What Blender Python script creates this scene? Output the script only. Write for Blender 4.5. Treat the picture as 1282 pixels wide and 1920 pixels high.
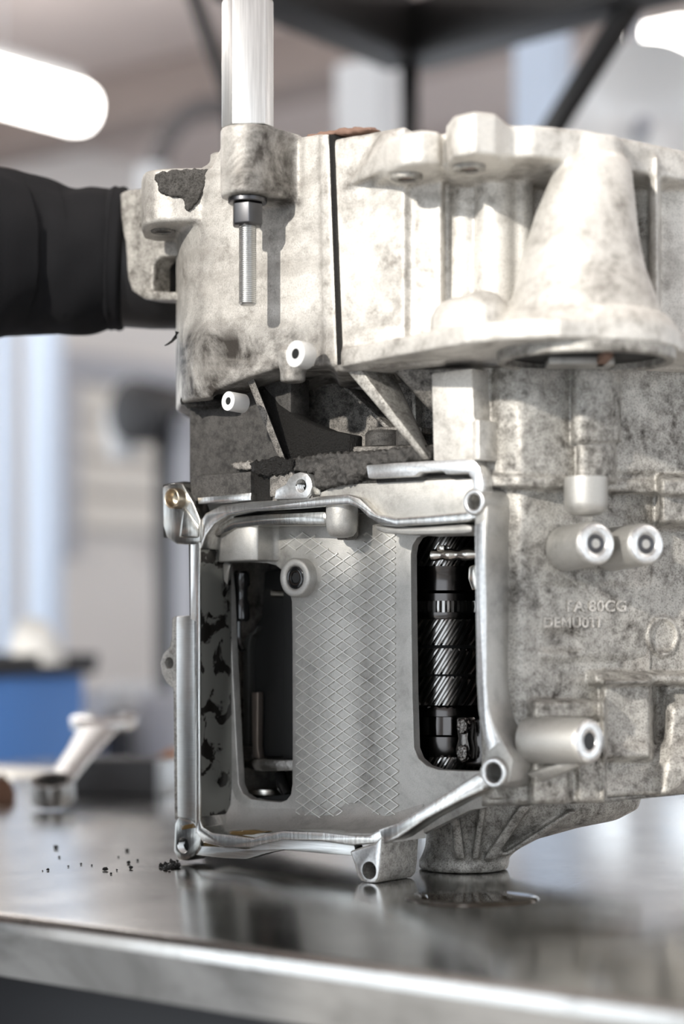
import bpy, bmesh, math, random
from mathutils import Vector, Matrix, noise
random.seed(7)
PI = math.pi
S = bpy.context.scene
COL = S.collection
for o in list(bpy.data.objects): bpy.data.objects.remove(o)

# ------------------------------------------------------------------ camera, sky, sun, exposure
FPX = 3733.33           # focal length in pixels of the 1282x1920 frame
HOR = 1180.0            # image row of the horizon
CH = 0.163              # camera height above the bench top
cam = bpy.data.cameras.new('camera'); camo = bpy.data.objects.new('camera', cam); COL.objects.link(camo)
camo.location = (0, 0, CH); camo.rotation_euler = (PI/2, 0, 0)
cam.lens = 70; cam.sensor_width = 36; cam.shift_y = (HOR-960)/1920
cam.clip_start = .05; cam.clip_end = 200
cam.dof.use_dof = True; cam.dof.focus_distance = 1.325; cam.dof.aperture_fstop = 3.0
S.camera = camo

wd = bpy.data.worlds.new('world'); S.world = wd; wd.use_nodes = True
wn = wd.node_tree.nodes; wl = wd.node_tree.links
bg = wn['Background']
bg.inputs[0].default_value = (0.86, 0.93, 1.0, 1); bg.inputs[1].default_value = 2.5

sun = bpy.data.lights.new('sun', 'SUN'); suno = bpy.data.objects.new('sun', sun); COL.objects.link(suno)
sun.energy = 4.2; sun.angle = math.radians(1.6); sun.color = (1, .95, .87)
SAZ, SEL = math.radians(37), math.radians(20)
suno.rotation_euler = Vector((math.sin(SAZ)*math.cos(SEL), math.cos(SAZ)*math.cos(SEL), -math.sin(SEL))).to_track_quat('-Z', 'Y').to_euler()
suno.location = (-2, -3, 3)

S.view_settings.view_transform = 'Standard'; S.view_settings.look = 'None'
S.view_settings.gamma = 1; S.view_settings.use_curve_mapping = False
S.view_settings.exposure = 0.0

# ------------------------------------------------------------------ frame of the gearbox: lip plane is local y = 0
A = math.radians(39.0); D = 1.295
CA, SA = math.cos(A), math.sin(A)
E1 = Vector((CA, -SA, 0)); E2 = Vector((SA, CA, 0)); E3 = Vector((0, 0, 1))
G = Vector((0, D, 0))
def loc(p):
    q = Vector(p)-G
    return Vector((q.dot(E1), q.dot(E2), q.z))
def P(px, py, w=0.0):                   # point of the local plane y = w seen at a pixel
    dx = (px-641)/FPX; dz = (HOR-py)/FPX
    t = (w+D*CA)/(dx*SA+CA)
    return loc((dx*t, t, CH+dz*t))
def Q(px, py, Y):                       # point at distance Y from the camera seen at a pixel
    return loc(((px-641)/FPX*Y, Y, CH+(HOR-py)/FPX*Y))
def WQ(px, py, Y):                      # the same in world space
    return Vector(((px-641)/FPX*Y, Y, CH+(HOR-py)/FPX*Y))
def ZY(py, Y): return CH+(HOR-py)/FPX*Y
def sst(a, b, x):
    t = max(0, min(1, (x-a)/(b-a))); return t*t*(3-2*t)
def box01(x, a, b, s): return sst(a-s, a+s, x)*(1-sst(b-s, b+s, x))

# ------------------------------------------------------------------ materials
MATS = {}
def nm(name):
    m = bpy.data.materials.new(name); m.use_nodes = True
    nt = m.node_tree; return m, nt, nt.nodes['Principled BSDF']
def tex(nt, scale, detail=6, rough=.6, vec=None, dist=0):
    n = nt.nodes.new('ShaderNodeTexNoise'); n.inputs['Scale'].default_value = scale
    n.inputs['Detail'].default_value = detail; n.inputs['Roughness'].default_value = rough
    n.inputs['Distortion'].default_value = dist
    if vec is not None: nt.links.new(vec, n.inputs['Vector'])
    return n.outputs['Fac']
def coord(nt, sc=(1, 1, 1), off=(0, 0, 0)):
    c = nt.nodes.new('ShaderNodeTexCoord'); mp = nt.nodes.new('ShaderNodeMapping')
    mp.inputs['Scale'].default_value = sc; mp.inputs['Location'].default_value = off
    nt.links.new(c.outputs['Object'], mp.inputs['Vector']); return mp.outputs['Vector']
def ramp(nt, fac, stops):
    r = nt.nodes.new('ShaderNodeValToRGB'); e = r.color_ramp.elements
    while len(e) < len(stops): e.new(.5)
    for k, (p, c) in enumerate(stops):
        e[k].position = p; e[k].color = (*c, 1) if len(c) == 3 else c
    nt.links.new(fac, r.inputs['Fac']); return r.outputs['Color']
def mixc(nt, fac, a, b, mode='MIX'):
    m = nt.nodes.new('ShaderNodeMix'); m.data_type = 'RGBA'; m.blend_type = mode
    for k, v in ((0, fac), (6, a), (7, b)):
        if isinstance(v, bpy.types.NodeSocket): nt.links.new(v, m.inputs[k])
        elif k == 0: m.inputs[0].default_value = v
        else: m.inputs[k].default_value = (*v, 1)
    return m.outputs[2]
def bump(nt, b, h, strength, dist):
    n = nt.nodes.new('ShaderNodeBump'); n.inputs['Strength'].default_value = strength
    n.inputs['Distance'].default_value = dist
    nt.links.new(h, n.inputs['Height']); nt.links.new(n.outputs['Normal'], b.inputs['Normal'])
def g3(v): return (v, v, v)
def plain(name, col, rough=.5, metal=0, spec=.5, bscale=0, bst=.3, bd=.001):
    if name in MATS: return MATS[name]
    m, nt, b = nm(name)
    b.inputs['Base Color'].default_value = (*col, 1); b.inputs['Roughness'].default_value = rough
    b.inputs['Metallic'].default_value = metal; b.inputs['Specular IOR Level'].default_value = spec
    if bscale: bump(nt, b, tex(nt, bscale, 4, .6, coord(nt)), bst, bd)
    MATS[name] = m; return m
def cast(name, light, dark, amt, scale=26, speck=.5, metal=.35, rough=.5, off=(0, 0, 0), fine=900, soot=False):
    """cast aluminium: blotches of grime, fine speckle, a sandy skin"""
    m, nt, b = nm(name); v = coord(nt, off=off)
    n1 = tex(nt, scale, 8, .68, v, .6); n2 = tex(nt, scale*6, 6, .7, v); n3 = tex(nt, fine, 3, .7, v)
    c1 = ramp(nt, n1, [(amt-.12, g3(1)), (amt+.17, g3(0))])
    c2 = ramp(nt, n2, [(.36, g3(1)), (.58, g3(0))])
    c3 = ramp(nt, n3, [(.38, g3(1)), (.50, g3(0))])
    mid = tuple(a*.66+c*.34 for a, c in zip(light, dark))
    col = mixc(nt, c1, light, mid)
    f2 = nt.nodes.new('ShaderNodeMath'); f2.operation = 'MULTIPLY'; nt.links.new(c1, f2.inputs[0]); nt.links.new(c2, f2.inputs[1])
    col = mixc(nt, f2.outputs[0], col, dark)
    f3 = nt.nodes.new('ShaderNodeMath'); f3.operation = 'MULTIPLY'; nt.links.new(c3, f3.inputs[0]); f3.inputs[1].default_value = speck
    col = mixc(nt, f3.outputs[0], col, dark)
    if soot:        # oily grime that has crept up from the lower rim and along the left edge, and stains of run-off
        sx = nt.nodes.new('ShaderNodeSeparateXYZ'); nt.links.new(v, sx.inputs[0])
        def mr(o, a, b_):
            q = nt.nodes.new('ShaderNodeMapRange'); nt.links.new(o, q.inputs['Value']); q.inputs['From Min'].default_value = a; q.inputs['From Max'].default_value = b_; return q.outputs[0]
        def mth(op, a, b_):
            q = nt.nodes.new('ShaderNodeMath'); q.operation = op; q.use_clamp = True
            for k_, x in enumerate((a, b_)):
                if isinstance(x, bpy.types.NodeSocket): nt.links.new(x, q.inputs[k_])
                else: q.inputs[k_].default_value = x
            return q.outputs[0]
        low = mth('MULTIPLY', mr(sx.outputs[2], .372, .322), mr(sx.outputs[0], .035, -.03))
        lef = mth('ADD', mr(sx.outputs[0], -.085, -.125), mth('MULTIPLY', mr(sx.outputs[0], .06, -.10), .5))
        bos = mth('MULTIPLY', mr(sx.outputs[2], .432, .440), mth('MULTIPLY', mr(sx.outputs[0], -.048, -.034), mr(sx.outputs[0], -.012, -.02)))  # darkens the right half of the boss under the post
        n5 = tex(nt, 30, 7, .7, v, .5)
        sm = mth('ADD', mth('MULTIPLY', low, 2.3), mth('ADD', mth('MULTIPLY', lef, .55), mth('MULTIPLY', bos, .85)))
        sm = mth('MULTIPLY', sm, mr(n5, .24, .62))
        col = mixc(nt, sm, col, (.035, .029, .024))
        n6 = tex(nt, 22, 6, .62, coord(nt, (.35, .35, 1.6), (1, 2, 3)), .8)
        col = mixc(nt, mr(n6, .52, .78), col, tuple(a*.35+c*.65 for a, c in zip(light, dark)))
    nt.links.new(col, b.inputs['Base Color'])
    b.inputs['Metallic'].default_value = metal; b.inputs['Roughness'].default_value = rough
    bump(nt, b, n3, .35, .0006)
    MATS[name] = m; return m
def machined(name, col, rough, streak=(1, 1, 60), sc=60, bst=.25, metal=1.0, oil=0):
    m, nt, b = nm(name); v = coord(nt, streak)
    n = tex(nt, sc, 4, .6, v); n2 = tex(nt, 45, 5, .6, coord(nt))
    c = ramp(nt, n, [(.3, tuple(x*.72 for x in col)), (.65, col)])
    if oil: c = mixc(nt, ramp(nt, n2, [(.5, g3(0)), (.72, g3(oil))]), c, (.32, .22, .10))
    nt.links.new(c, b.inputs['Base Color'])
    b.inputs['Metallic'].default_value = metal; b.inputs['Roughness'].default_value = rough
    bump(nt, b, n, bst, .0004)
    MATS[name] = m; return m

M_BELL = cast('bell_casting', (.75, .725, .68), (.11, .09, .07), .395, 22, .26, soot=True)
M_BODY = cast('body_casting', (.57, .55, .51), (.045, .037, .03), .50, 24, .55, off=(.3, .1, .7))
M_GRIME = cast('grimy_casting', (.33, .31, .285), (.02, .018, .016), .54, 34, .85, metal=.2, rough=.6, fine=1100)
M_SOOT = cast('sooty_casting', (.085, .08, .075), (.012, .011, .010), .55, 40, .85, metal=.1, rough=.7, fine=1400)
M_CLEAN = cast('clean_casting', (.50, .49, .465), (.22, .21, .195), .38, 20, .30, metal=.6, rough=.40, fine=1600)
M_HATCH = cast('hatching_ridges', (.72, .71, .68), (.4, .39, .37), .3, 20, .2, metal=.7, rough=.32, fine=1600)
M_CRUD = plain('oily_crud', (.008, .007, .006), .55, 0, .5, 700, 1.0, .003)
M_FELT = cast('grey_sludge', (.095, .09, .085), (.02, .018, .015), .5, 60, .8, metal=0, rough=.9, fine=900)
M_MACH = machined('machined_face', (.86, .86, .84), .27, (40, 40, 3), 12, .2, oil=.35)
M_MILL = machined('milled_plate', (.74, .75, .74), .30, (2, 2, 260), 14, .18, oil=.2)
M_LUG = machined('machined_lug', (.50, .50, .48), .25, (40, 40, 3), 12, .2, oil=.3)
M_RING = machined('machined_ring', (.88, .88, .87), .30, (6, 6, 6), 80, .1, .9)
M_HEX = machined('hex_bar_steel', (.86, .86, .85), .30, (40, 40, 1), 20, .05, .8)
M_THREAD = plain('thread_steel', (.55, .55, .54), .3, 1)
M_NUT = plain('zinc_nut_steel', (.10, .10, .105), .34, 1)
M_BRONZE = plain('bronze_sleeve', (.55, .47, .36), .28, 1)
M_DARK = plain('dark_bore', (.02, .02, .02), .4, .3)
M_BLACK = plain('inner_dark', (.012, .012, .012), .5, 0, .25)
M_GEAR = plain('oiled_gear_steel', (.085, .08, .078), .16, 1)
M_GEARF = plain('oiled_gear_flank', (.30, .29, .28), .16, 1)
M_FORK = plain('oiled_fork_steel', (.16, .15, .14), .25, 1, .5, 60, .4, .002)
M_ROD = plain('linkage_rod_steel', (.75, .72, .66), .22, 1)
M_BOLT = plain('black_wet_bolt', (.012, .012, .012), .12, .2, .8)
M_SEAL = plain('brown_seal', (.22, .13, .095), .7)

def m_oilwall():
    m, nt, b = nm('oil_stained_wall'); v = coord(nt, off=(.2, .4, .9))
    n = tex(nt, 42, 5, .55, v, .8)
    f = ramp(nt, n, [(.50, g3(0)), (.535, g3(1))])
    nt.links.new(mixc(nt, f, (.17, .17, .155), (.018, .016, .014)), b.inputs['Base Color'])
    r = nt.nodes.new('ShaderNodeMath'); r.operation = 'MULTIPLY_ADD'; nt.links.new(f, r.inputs[0]); r.inputs[1].default_value = -.2; r.inputs[2].default_value = .42
    nt.links.new(r.outputs[0], b.inputs['Roughness']); b.inputs['Metallic'].default_value = .5
    return m
M_OILWALL = m_oilwall()

# ------------------------------------------------------------------ object helpers
def link(name, me, mat, parent=None, smooth=None, label=None, kind=None):
    o = bpy.data.objects.new(name, me); COL.objects.link(o)
    if mat is not None and not len(me.materials): me.materials.append(mat)
    if parent is not None: o.parent = parent
    if smooth is not None:
        me.polygons.foreach_set('use_smooth', [True]*len(me.polygons))
        if smooth < 180:
            try: me.set_sharp_from_angle(angle=math.radians(smooth))
            except Exception: pass
    if label: o['label'] = label
    if kind: o['kind'] = kind
    return o
def finish(bm, name, mat, parent=None, bevel=0, seg=2, smooth=35, label=None, kind=None, ang=35):
    if parent is not None and parent.name == 'gearbox':
        for v in bm.verts: v.co.z = max(v.co.z, .0003)
    bmesh.ops.recalc_face_normals(bm, faces=bm.faces)
    if bevel:
        ed = [e for e in bm.edges if len(e.link_faces) == 2 and e.calc_face_angle(0) > math.radians(ang)]
        bmesh.ops.bevel(bm, geom=ed, offset=bevel, segments=seg, profile=.5, affect='EDGES', clamp_overlap=True)
    me = bpy.data.meshes.new(name); bm.to_mesh(me); bm.free()
    return link(name, me, mat, parent, smooth, label, kind)
def loft(bm, rings, caps=True, closed=True):
    vs = [[bm.verts.new(p) for p in r] for r in rings]
    n = len(rings[0])
    for a, b in zip(vs, vs[1:]):
        for k in range(n if closed else n-1):
            bm.faces.new((a[k], a[(k+1) % n], b[(k+1) % n], b[k]))
    if caps:
        bm.faces.new(vs[0]); bm.faces.new(vs[-1][::-1])
    return vs
def prism(bm, poly, w0, w1, taper=None):
    """outline on the plane y=w0, pushed straight back to y=w1"""
    f = [P(x, y, w0) for x, y in poly]
    loft(bm, [f, [Vector((p.x, w1, p.z)) for p in f]])
def vprism(bm, plan, z0, z1):
    loft(bm, [[Vector((p.x, p.y, z0)) for p in plan], [Vector((p.x, p.y, z1)) for p in plan]])
def hull(bm, pts):
    vs = [bm.verts.new(p) for p in pts]
    r = bmesh.ops.convex_hull(bm, input=vs)
    bmesh.ops.delete(bm, geom=list({g for g in r['geom_interior']+r['geom_unused'] if isinstance(g, bmesh.types.BMVert)}), context='VERTS')
def circle(c, ax, r, n=32, ph=0):
    ax = Vector(ax).normalized()
    t = Vector((0, 0, 1)) if abs(ax.z) < .9 else Vector((1, 0, 0))
    a = ax.cross(t).normalized(); b = ax.cross(a)
    return [Vector(c)+a*(r*math.cos(ph+2*PI*k/n))+b*(r*math.sin(ph+2*PI*k/n)) for k in range(n)]
def lathe(bm, c, ax, prof, n=32, caps=True, ph=0):
    """prof: (distance along axis, radius)"""
    c = Vector(c); ax = Vector(ax).normalized()
    loft(bm, [circle(c+ax*d, ax, r, n, ph) for d, r in prof], caps)
def annulus(bm, c, ax, ro, ri, d0, d1, n=36, ch=.0006):
    """ring from d0 (face) back to d1, open bore"""
    lathe(bm, c, ax, [(d1, ro), (d0+(ch if d1 > d0 else -ch), ro), (d0, ro-ch), (d0, ri+ch), (d0+(ch if d1 > d0 else -ch), ri), (d1, ri), (d1, ro)], n, caps=False)
def casting(name, bm, mat, parent, voxel=.0016, it=8, label=None, amp=0):
    bmesh.ops.recalc_face_normals(bm, faces=bm.faces)
    me = bpy.data.meshes.new(name); bm.to_mesh(me); bm.free()
    t = bpy.data.objects.new('t', me); COL.objects.link(t)
    r = t.modifiers.new('r', 'REMESH'); r.mode = 'VOXEL'; r.voxel_size = voxel; r.use_smooth_shade = True
    s = t.modifiers.new('s', 'SMOOTH'); s.factor = .5; s.iterations = it
    dg = bpy.context.evaluated_depsgraph_get()
    m2 = bpy.data.meshes.new_from_object(t.evaluated_get(dg)); m2.name = name
    bpy.data.objects.remove(t); bpy.data.meshes.remove(me)
    if amp:
        ns = [v.normal.copy() for v in m2.vertices]
        for v, n in zip(m2.vertices, ns): v.co += n*amp*noise.fractal(v.co*220, .9, 2, 3)
    m2.materials.clear()
    return link(name, m2, mat, parent, 180, label)
def drill(o, c, ax, r, depth, n=28):
    """a real round hole in a finished part"""
    ax = Vector(ax).normalized(); bm = bmesh.new(); lathe(bm, c, ax, [(-depth, r), (.004, r)], n); bmesh.ops.recalc_face_normals(bm, faces=bm.faces)
    me = bpy.data.meshes.new('d'); bm.to_mesh(me); bm.free(); me.materials.append(o.data.materials[0]); t = bpy.data.objects.new('d', me); COL.objects.link(t); t.parent = o.parent
    bpy.context.view_layer.update()
    m = o.modifiers.new('b', 'BOOLEAN'); m.operation = 'DIFFERENCE'; m.object = t; m.solver = 'EXACT'
    m2 = bpy.data.meshes.new_from_object(o.evaluated_get(bpy.context.evaluated_depsgraph_get())); m2.name = o.name
    o.modifiers.remove(m); o.data = m2; bpy.data.objects.remove(t)
    if len(m2.polygons):
        m2.polygons.foreach_set('use_smooth', [True]*len(m2.polygons)); m2.set_sharp_from_angle(angle=math.radians(35))
    while len(m2.materials) > 1: m2.materials.pop()
def thread_in(c, ax, r, depth, par, turns=6):
    ax = Vector(ax).normalized(); m = 22
    base = circle(c, ax, r*.97, m); pts = [base[k % m]-ax*(.0006+depth*.9*k/(turns*m)) for k in range(turns*m+1)]
    bm = bmesh.new(); lathe(bm, c, ax, [(-depth*1.04, r), (-depth, r)], 24); finish(bm, 'bore', M_DARK, par)
    bm = bmesh.new(); tube(bm, pts, r*.085, 5, False); return finish(bm, 'screw_thread', M_RING, par)
def empty(name, l=(0, 0, 0), rz=0, label=None, cat=None, group=None, parent=None):
    o = bpy.data.objects.new(name, None); COL.objects.link(o); o.location = l; o.rotation_euler.z = rz
    o.empty_display_size = .05
    if label: o['label'] = label
    if cat: o['category'] = cat
    if group: o['group'] = group
    if parent: o.parent = parent
    return o
def tag(o, label, cat, group=None):
    o['label'] = label; o['category'] = cat
    if group: o['group'] = group
    return o
def abox(bm, c, h, rz=0):
    R = Matrix.Rotation(rz, 3, 'Z'); c = Vector(c)
    ring = lambda z: [c+R @ Vector((sx*h[0], sy*h[1], z)) for sx, sy in ((-1, -1), (1, -1), (1, 1), (-1, 1))]
    loft(bm, [ring(-h[2]), ring(h[2])])
def tube(bm, pts, r, n=12, caps=True):
    rings = []
    for k, p in enumerate(pts):
        a = Vector(pts[max(0, k-1)]); b = Vector(pts[min(len(pts)-1, k+1)])
        rr = r[k] if isinstance(r, (list, tuple)) else r
        rings.append(circle(p, b-a, rr, n))
    loft(bm, rings, caps)
N = Vector((0, -1, 0))      # outward normal of the lip plane (local)
IN = Vector((0, 1, 0))
RZ = -A                     # turn of everything square with the bench

#SETTING
# ------------------------------------------------------------------ the workshop (square with the bench)
FLOOR = -.90; CEIL = 1.95
def RW(u, w, z): return Vector(G)+E1*u+E2*w+E3*z
def struct(name, bm, mat, bevel=0, smooth=30):
    o = finish(bm, name, mat, None, bevel, 1, smooth); o['kind'] = 'structure'; return o
def rbox(bm, u0, u1, w0, w1, z0, z1):
    vs = lambda z: [RW(u0, w0, z), RW(u1, w0, z), RW(u1, w1, z), RW(u0, w1, z)]
    loft(bm, [vs(z0), vs(z1)])
U0, U1, W0, W1 = -4.6, 4.0, -3.6, 7.2
M_FLOOR = cast('concrete_floor', (.42, .41, .40), (.22, .21, .20), .45, 3, .2, metal=0, rough=.5, fine=60)
M_WALL = plain('painted_wall', (.80, .77, .745), .8, 0, .3, 30, .15, .002)
M_WALLD = plain('grey_pink_ceiling_paint', (.62, .54, .51), .85, 0, .3, 30, .15, .002)
M_BEAM = plain('brown_grey_beam_paint', (.36, .30, .275), .8, 0, .3, 30, .15, .002)
M_PANE = plain('window_pane_frame', (.70, .78, .88), .4)
bm = bmesh.new(); rbox(bm, U0-.2, U1+.2, W0, W1+.2, FLOOR-.15, FLOOR); struct('floor', bm, M_FLOOR)
bm = bmesh.new(); rbox(bm, U0-.2, U1+.2, W0, W1+.2, CEIL, CEIL+.15); struct('ceiling', bm, M_WALLD)
def wall_w(name, w0, w1, holes):    # wall along u with window holes (u0,u1,z0,z1), built from solid pieces
    bm = bmesh.new(); us = sorted({U0-.2, U1+.2, *[h[0] for h in holes], *[h[1] for h in holes]})
    for a, b in zip(us, us[1:]):
        hh = [h for h in holes if h[0] <= a and h[1] >= b]
        if hh: rbox(bm, a, b, w0, w1, FLOOR, hh[0][2]); rbox(bm, a, b, w0, w1, hh[0][3], CEIL)
        else: rbox(bm, a, b, w0, w1, FLOOR, CEIL)
    return struct(name, bm, M_WALL)
def wall_u(name, u0, u1, holes):
    bm = bmesh.new(); ws = sorted({W0, W1+.2, *[h[0] for h in holes], *[h[1] for h in holes]})
    for a, b in zip(ws, ws[1:]):
        hh = [h for h in holes if h[0] <= a and h[1] >= b]
        if hh: rbox(bm, u0, u1, a, b, FLOOR, hh[0][2]); rbox(bm, u0, u1, a, b, hh[0][3], CEIL)
        else: rbox(bm, u0, u1, a, b, FLOOR, CEIL)
    return struct(name, bm, M_WALL)
HB = [(-4.42, -3.5, -.3, 1.4), (-3.0, -1.2, -.3, 1.4), (-.6, 1.8, -.3, 1.4), (2.3, 3.6, -.3, 1.4)]
HL = [(-2.8, -.8, -.2, 1.4), (0, 2.6, -.2, 1.4), (5.9, 7.0, -.2, 1.4)]
HF = [(-3.4, 2.8, FLOOR, CEIL-.01)]
HR = [(-2.8, 0, -.2, 1.4), (1.2, 4.0, -.2, 1.4)]
wall_w('wall_back', W1, W1+.2, HB)
wall_w('wall_front', W0-.2, W0, HF)
wall_u('wall_left', U0-.2, U0, HL)
wall_u('wall_right', U1, U1+.2, HR)
k = 0
for h in HB:
    k += 1; bm = bmesh.new()
    for a in (h[0], h[1]-.06, (h[0]+h[1])/2-.03): rbox(bm, a, a+.06, W1+.05, W1+.13, h[2], h[3])
    for z in (h[2], h[3]-.06): rbox(bm, h[0], h[1], W1+.06, W1+.12, z, z+.06)
    struct('window_%d' % k, bm, M_PANE)
for hs, u in ((HL, U0-.13), (HR, U1+.05)):
    for h in hs:
        k += 1; bm = bmesh.new()
        for a in (h[0], h[1]-.06, (h[0]+h[1])/2-.03): rbox(bm, u, u+.08, a, a+.06, h[2], h[3])
        for z in (h[2], h[3]-.06): rbox(bm, u+.01, u+.07, h[0], h[1], z, z+.06)
        struct('window_%d' % k, bm, M_PANE)
for i, w in enumerate((0.6, 2.1, 3.6, 5.1, 6.6)):
    bm = bmesh.new(); rbox(bm, U0, U1, w-.11, w+.11, CEIL-.16, CEIL); struct('trim_%d' % (i+1), bm, M_BEAM, .01)

#LAMPS
def emis(name, col, st):
    m, nt, b = nm(name); b.inputs['Emission Color'].default_value = (*col, 1); b.inputs['Emission Strength'].default_value = st
    b.inputs['Base Color'].default_value = (*col, 1); return m
M_TUBE = emis('lamp_diffuser', (1, .97, .93), 13.0)
M_LAMPB = plain('lamp_body_white', (.8, .8, .8), .5)
def lamp(p, ang, length, label):
    t = empty('ceiling_light', p, ang, label, 'lamp')
    bm = bmesh.new(); lathe(bm, (-length/2, 0, 0), (1, 0, 0), [(0, .03), (.02, .055), (.05, .062), (length-.05, .062), (length-.02, .055), (length, .03)], 20)
    finish(bm, 'diffuser', M_TUBE, t, 0, smooth=40)
    bm = bmesh.new(); abox(bm, (0, 0, .07), (length/2-.06, .035, .02)); finish(bm, 'lamp_body', M_LAMPB, t, .005)
    hz = CEIL-p[2]
    for sx in (-.6, .6):
        bm = bmesh.new(); lathe(bm, (sx*length/2, 0, .08), (0, 0, 1), [(0, .006), (hz-.08, .006)], 8); finish(bm, 'hanger', M_LAMPB, t)
    return t
EA = PI/2-A
pl = WQ(166, 208, 5.5)
dirv = E2
c0 = pl-dirv*.80
lamp(tuple(c0), EA, 1.6, 'bright white tube lamp under the ceiling at the upper left')
for u, w, t in ((-3.0, -.4, 'added fill lamp, unseen, over the left of the bay'), (.2, .4, 'added fill lamp, unseen, above the bench'), (2.6, 1.2, 'added fill lamp, unseen, over the right of the bay'), (.2, 4.4, 'added fill lamp, unseen, deep in the middle of the hall'), (2.6, 5.0, 'added fill lamp, unseen, deep in the right of the hall'), (-2.2, 6.6, 'added fill lamp, unseen, by the back windows')):  # unseen tube lamps added to brighten the hall
    p = RW(u, w, 1.80); lamp(tuple(p), EA, 1.6, t)

#BENCH
# ------------------------------------------------------------------ steel bench
def m_bench():
    m, nt, b = nm('worn_stainless_top'); v = coord(nt, (2.0, 40, 40)); v1 = coord(nt)
    n = tex(nt, 30, 5, .65, v); n2 = tex(nt, 14, 6, .6, v1, .4); n3 = tex(nt, 110, 5, .7, v1)
    c = ramp(nt, n2, [(.30, (.50, .485, .46)), (.62, (.68, .67, .645))])
    c = mixc(nt, ramp(nt, n3, [(.34, g3(.35)), (.44, g3(0))]), c, (.2, .19, .18))
    vo = nt.nodes.new('ShaderNodeTexVoronoi'); vo.feature = 'DISTANCE_TO_EDGE'; vo.inputs['Scale'].default_value = 9
    mp = coord(nt, (1, .22, 1)); nt.links.new(mp, vo.inputs['Vector'])
    sc = ramp(nt, vo.outputs['Distance'], [(.0015, g3(.5)), (.004, g3(0))])
    c = mixc(nt, sc, c, (.75, .75, .76))
    nt.links.new(c, b.inputs['Base Color']); b.inputs['Metallic'].default_value = 1
    r = nt.nodes.new('ShaderNodeMapRange'); nt.links.new(n2, r.inputs['Value'])
    r.inputs['To Min'].default_value = .09; r.inputs['To Max'].default_value = .24; nt.links.new(r.outputs[0], b.inputs['Roughness'])
    bump(nt, b, n, .05, .0005); return m
M_BENCH = m_bench()
bench = empty('steel_workbench', (0, 0, 0), 0, 'wide stainless steel workbench with rolled front edge carrying the gearbox', 'workbench')
nE = Vector((.6293, .7771, 0))          # across the bench, E2
Ae = Vector((-.195, 1.137, 0)); wF = (Ae-G).dot(E2); wB = wF+.957
uL, uR = -1.05, 1.05
T_ = .035; R_ = .006
bench.location = RW(0, 0, 0); bench.rotation_euler.z = RZ
def strip(prof, u0, u1, name, mat, parent, smooth=40):
    bm = bmesh.new(); loft(bm, [[Vector((u0, w, z)) for w, z in prof], [Vector((u1, w, z)) for w, z in prof]]); return finish(bm, name, mat, parent, 0, smooth=smooth)
arc = [(wF+R_-R_*math.cos(t), -R_+R_*math.sin(t)) for t in [k*PI/2/6 for k in range(7)]]
strip([(wF, -.010)]+arc+[(wB, 0), (wB, -.010)], uL, uR, 'worktop', M_BENCH, bench)
def m_skirt():
    m, nt, b = nm('dull_skirt_steel'); v = coord(nt, (.6, 1, 1.2))
    n = tex(nt, 16, 7, .65, v, .5)
    nt.links.new(ramp(nt, n, [(.32, (.16, .155, .145)), (.55, (.34, .33, .315)), (.75, (.42, .41, .39))]), b.inputs['Base Color'])
    b.inputs['Metallic'].default_value = .85; b.inputs['Roughness'].default_value = .46; return m
strip([(wF+.0004, -T_), (wF+.0002, -.0101), (wF+.03, -.0101), (wF+.03, -T_)], uL, uR, 'front_skirt', m_skirt(), bench)
strip([(wB-.03, -T_), (wB-.03, -.0101), (wB, -.0101), (wB, -T_)], uL, uR, 'rear_skirt', M_BENCH, bench)
M_CAB = plain('bench_cabinet_black', (.012, .012, .015), .45)
bm = bmesh.new(); abox(bm, (0, (wF+wB)/2+.01, (-.0102+FLOOR+.12)/2), (1.0, (wB-wF)/2-.045, (-.0102-FLOOR-.12)/2)); finish(bm, 'cabinet', M_CAB, bench, .004)
for i in range(3):
    bm = bmesh.new(); abox(bm, (-.66+.66*i, wF+.045, -.46), (.31, .012, .30)); f = finish(bm, 'cabinet_door', M_CAB, bench, .004)
    bm = bmesh.new(); abox(bm, (-.66+.66*i, wF+.028, -.22), (.08, .006, .008)); finish(bm, 'door_handle', M_NUT, f, .002)
bm = bmesh.new(); abox(bm, (0, (wF+wB)/2, FLOOR+.06), (.95, (wB-wF)/2-.06, .0595)); finish(bm, 'plinth', M_CAB, bench, .002)

#GEARBOX
# ------------------------------------------------------------------ gearbox
gb = empty('gearbox', G, RZ, 'large dismantled cast aluminium gearbox with open side cover standing on steel bench', 'gearbox')

# bell housing: the big upper casting
bm = bmesh.new()
L0 = [(385, 335), (418, 262), (560, 256), (600, 250), (606, 686), (520, 690), (450, 712), (400, 733), (385, 738)]
prism(bm, L0, -.0202, .085)
vprism(bm, [P(335, 0, .006), P(337, 0, -.002), P(342, 0, -.008), P(351, 0, -.0135), P(363, 0, -.0175), P(380, 0, -.0200), P(400, 0, -.0200), P(400, 0, .085), P(360, 0, .085), P(330, 0, .03)], P(345, 756, -.006).z, P(350, 336, -.006).z)
prism(bm, [(590, 250), (650, 246), (650, 690), (590, 688)], -.006, .08)     # floor of the seam
prism(bm, [(598, 252), (614, 250), (631, 686), (606, 686)], -.0225, .02)
plan = [Q(628, 0, 1.273), Q(740, 0, 1.250), Q(828, 0, 1.232), Q(842, 0, 1.262), Q(900, 0, 1.264), Q(985, 0, 1.262), Q(1282, 0, 1.262), Q(1420, 0, 1.33), Q(1400, 0, 1.41), Q(640, 0, 1.41)]
vprism(bm, plan, ZY(676, 1.22), ZY(262, 1.22))
plan2 = [Q(626, 0, 1.273), Q(700, 0, 1.255), Q(760, 0, 1.24), Q(800, 0, 1.27), Q(700, 0, 1.40), Q(626, 0, 1.40)]
vprism(bm, plan2, ZY(676, 1.25), ZY(243, 1.25))
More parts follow.
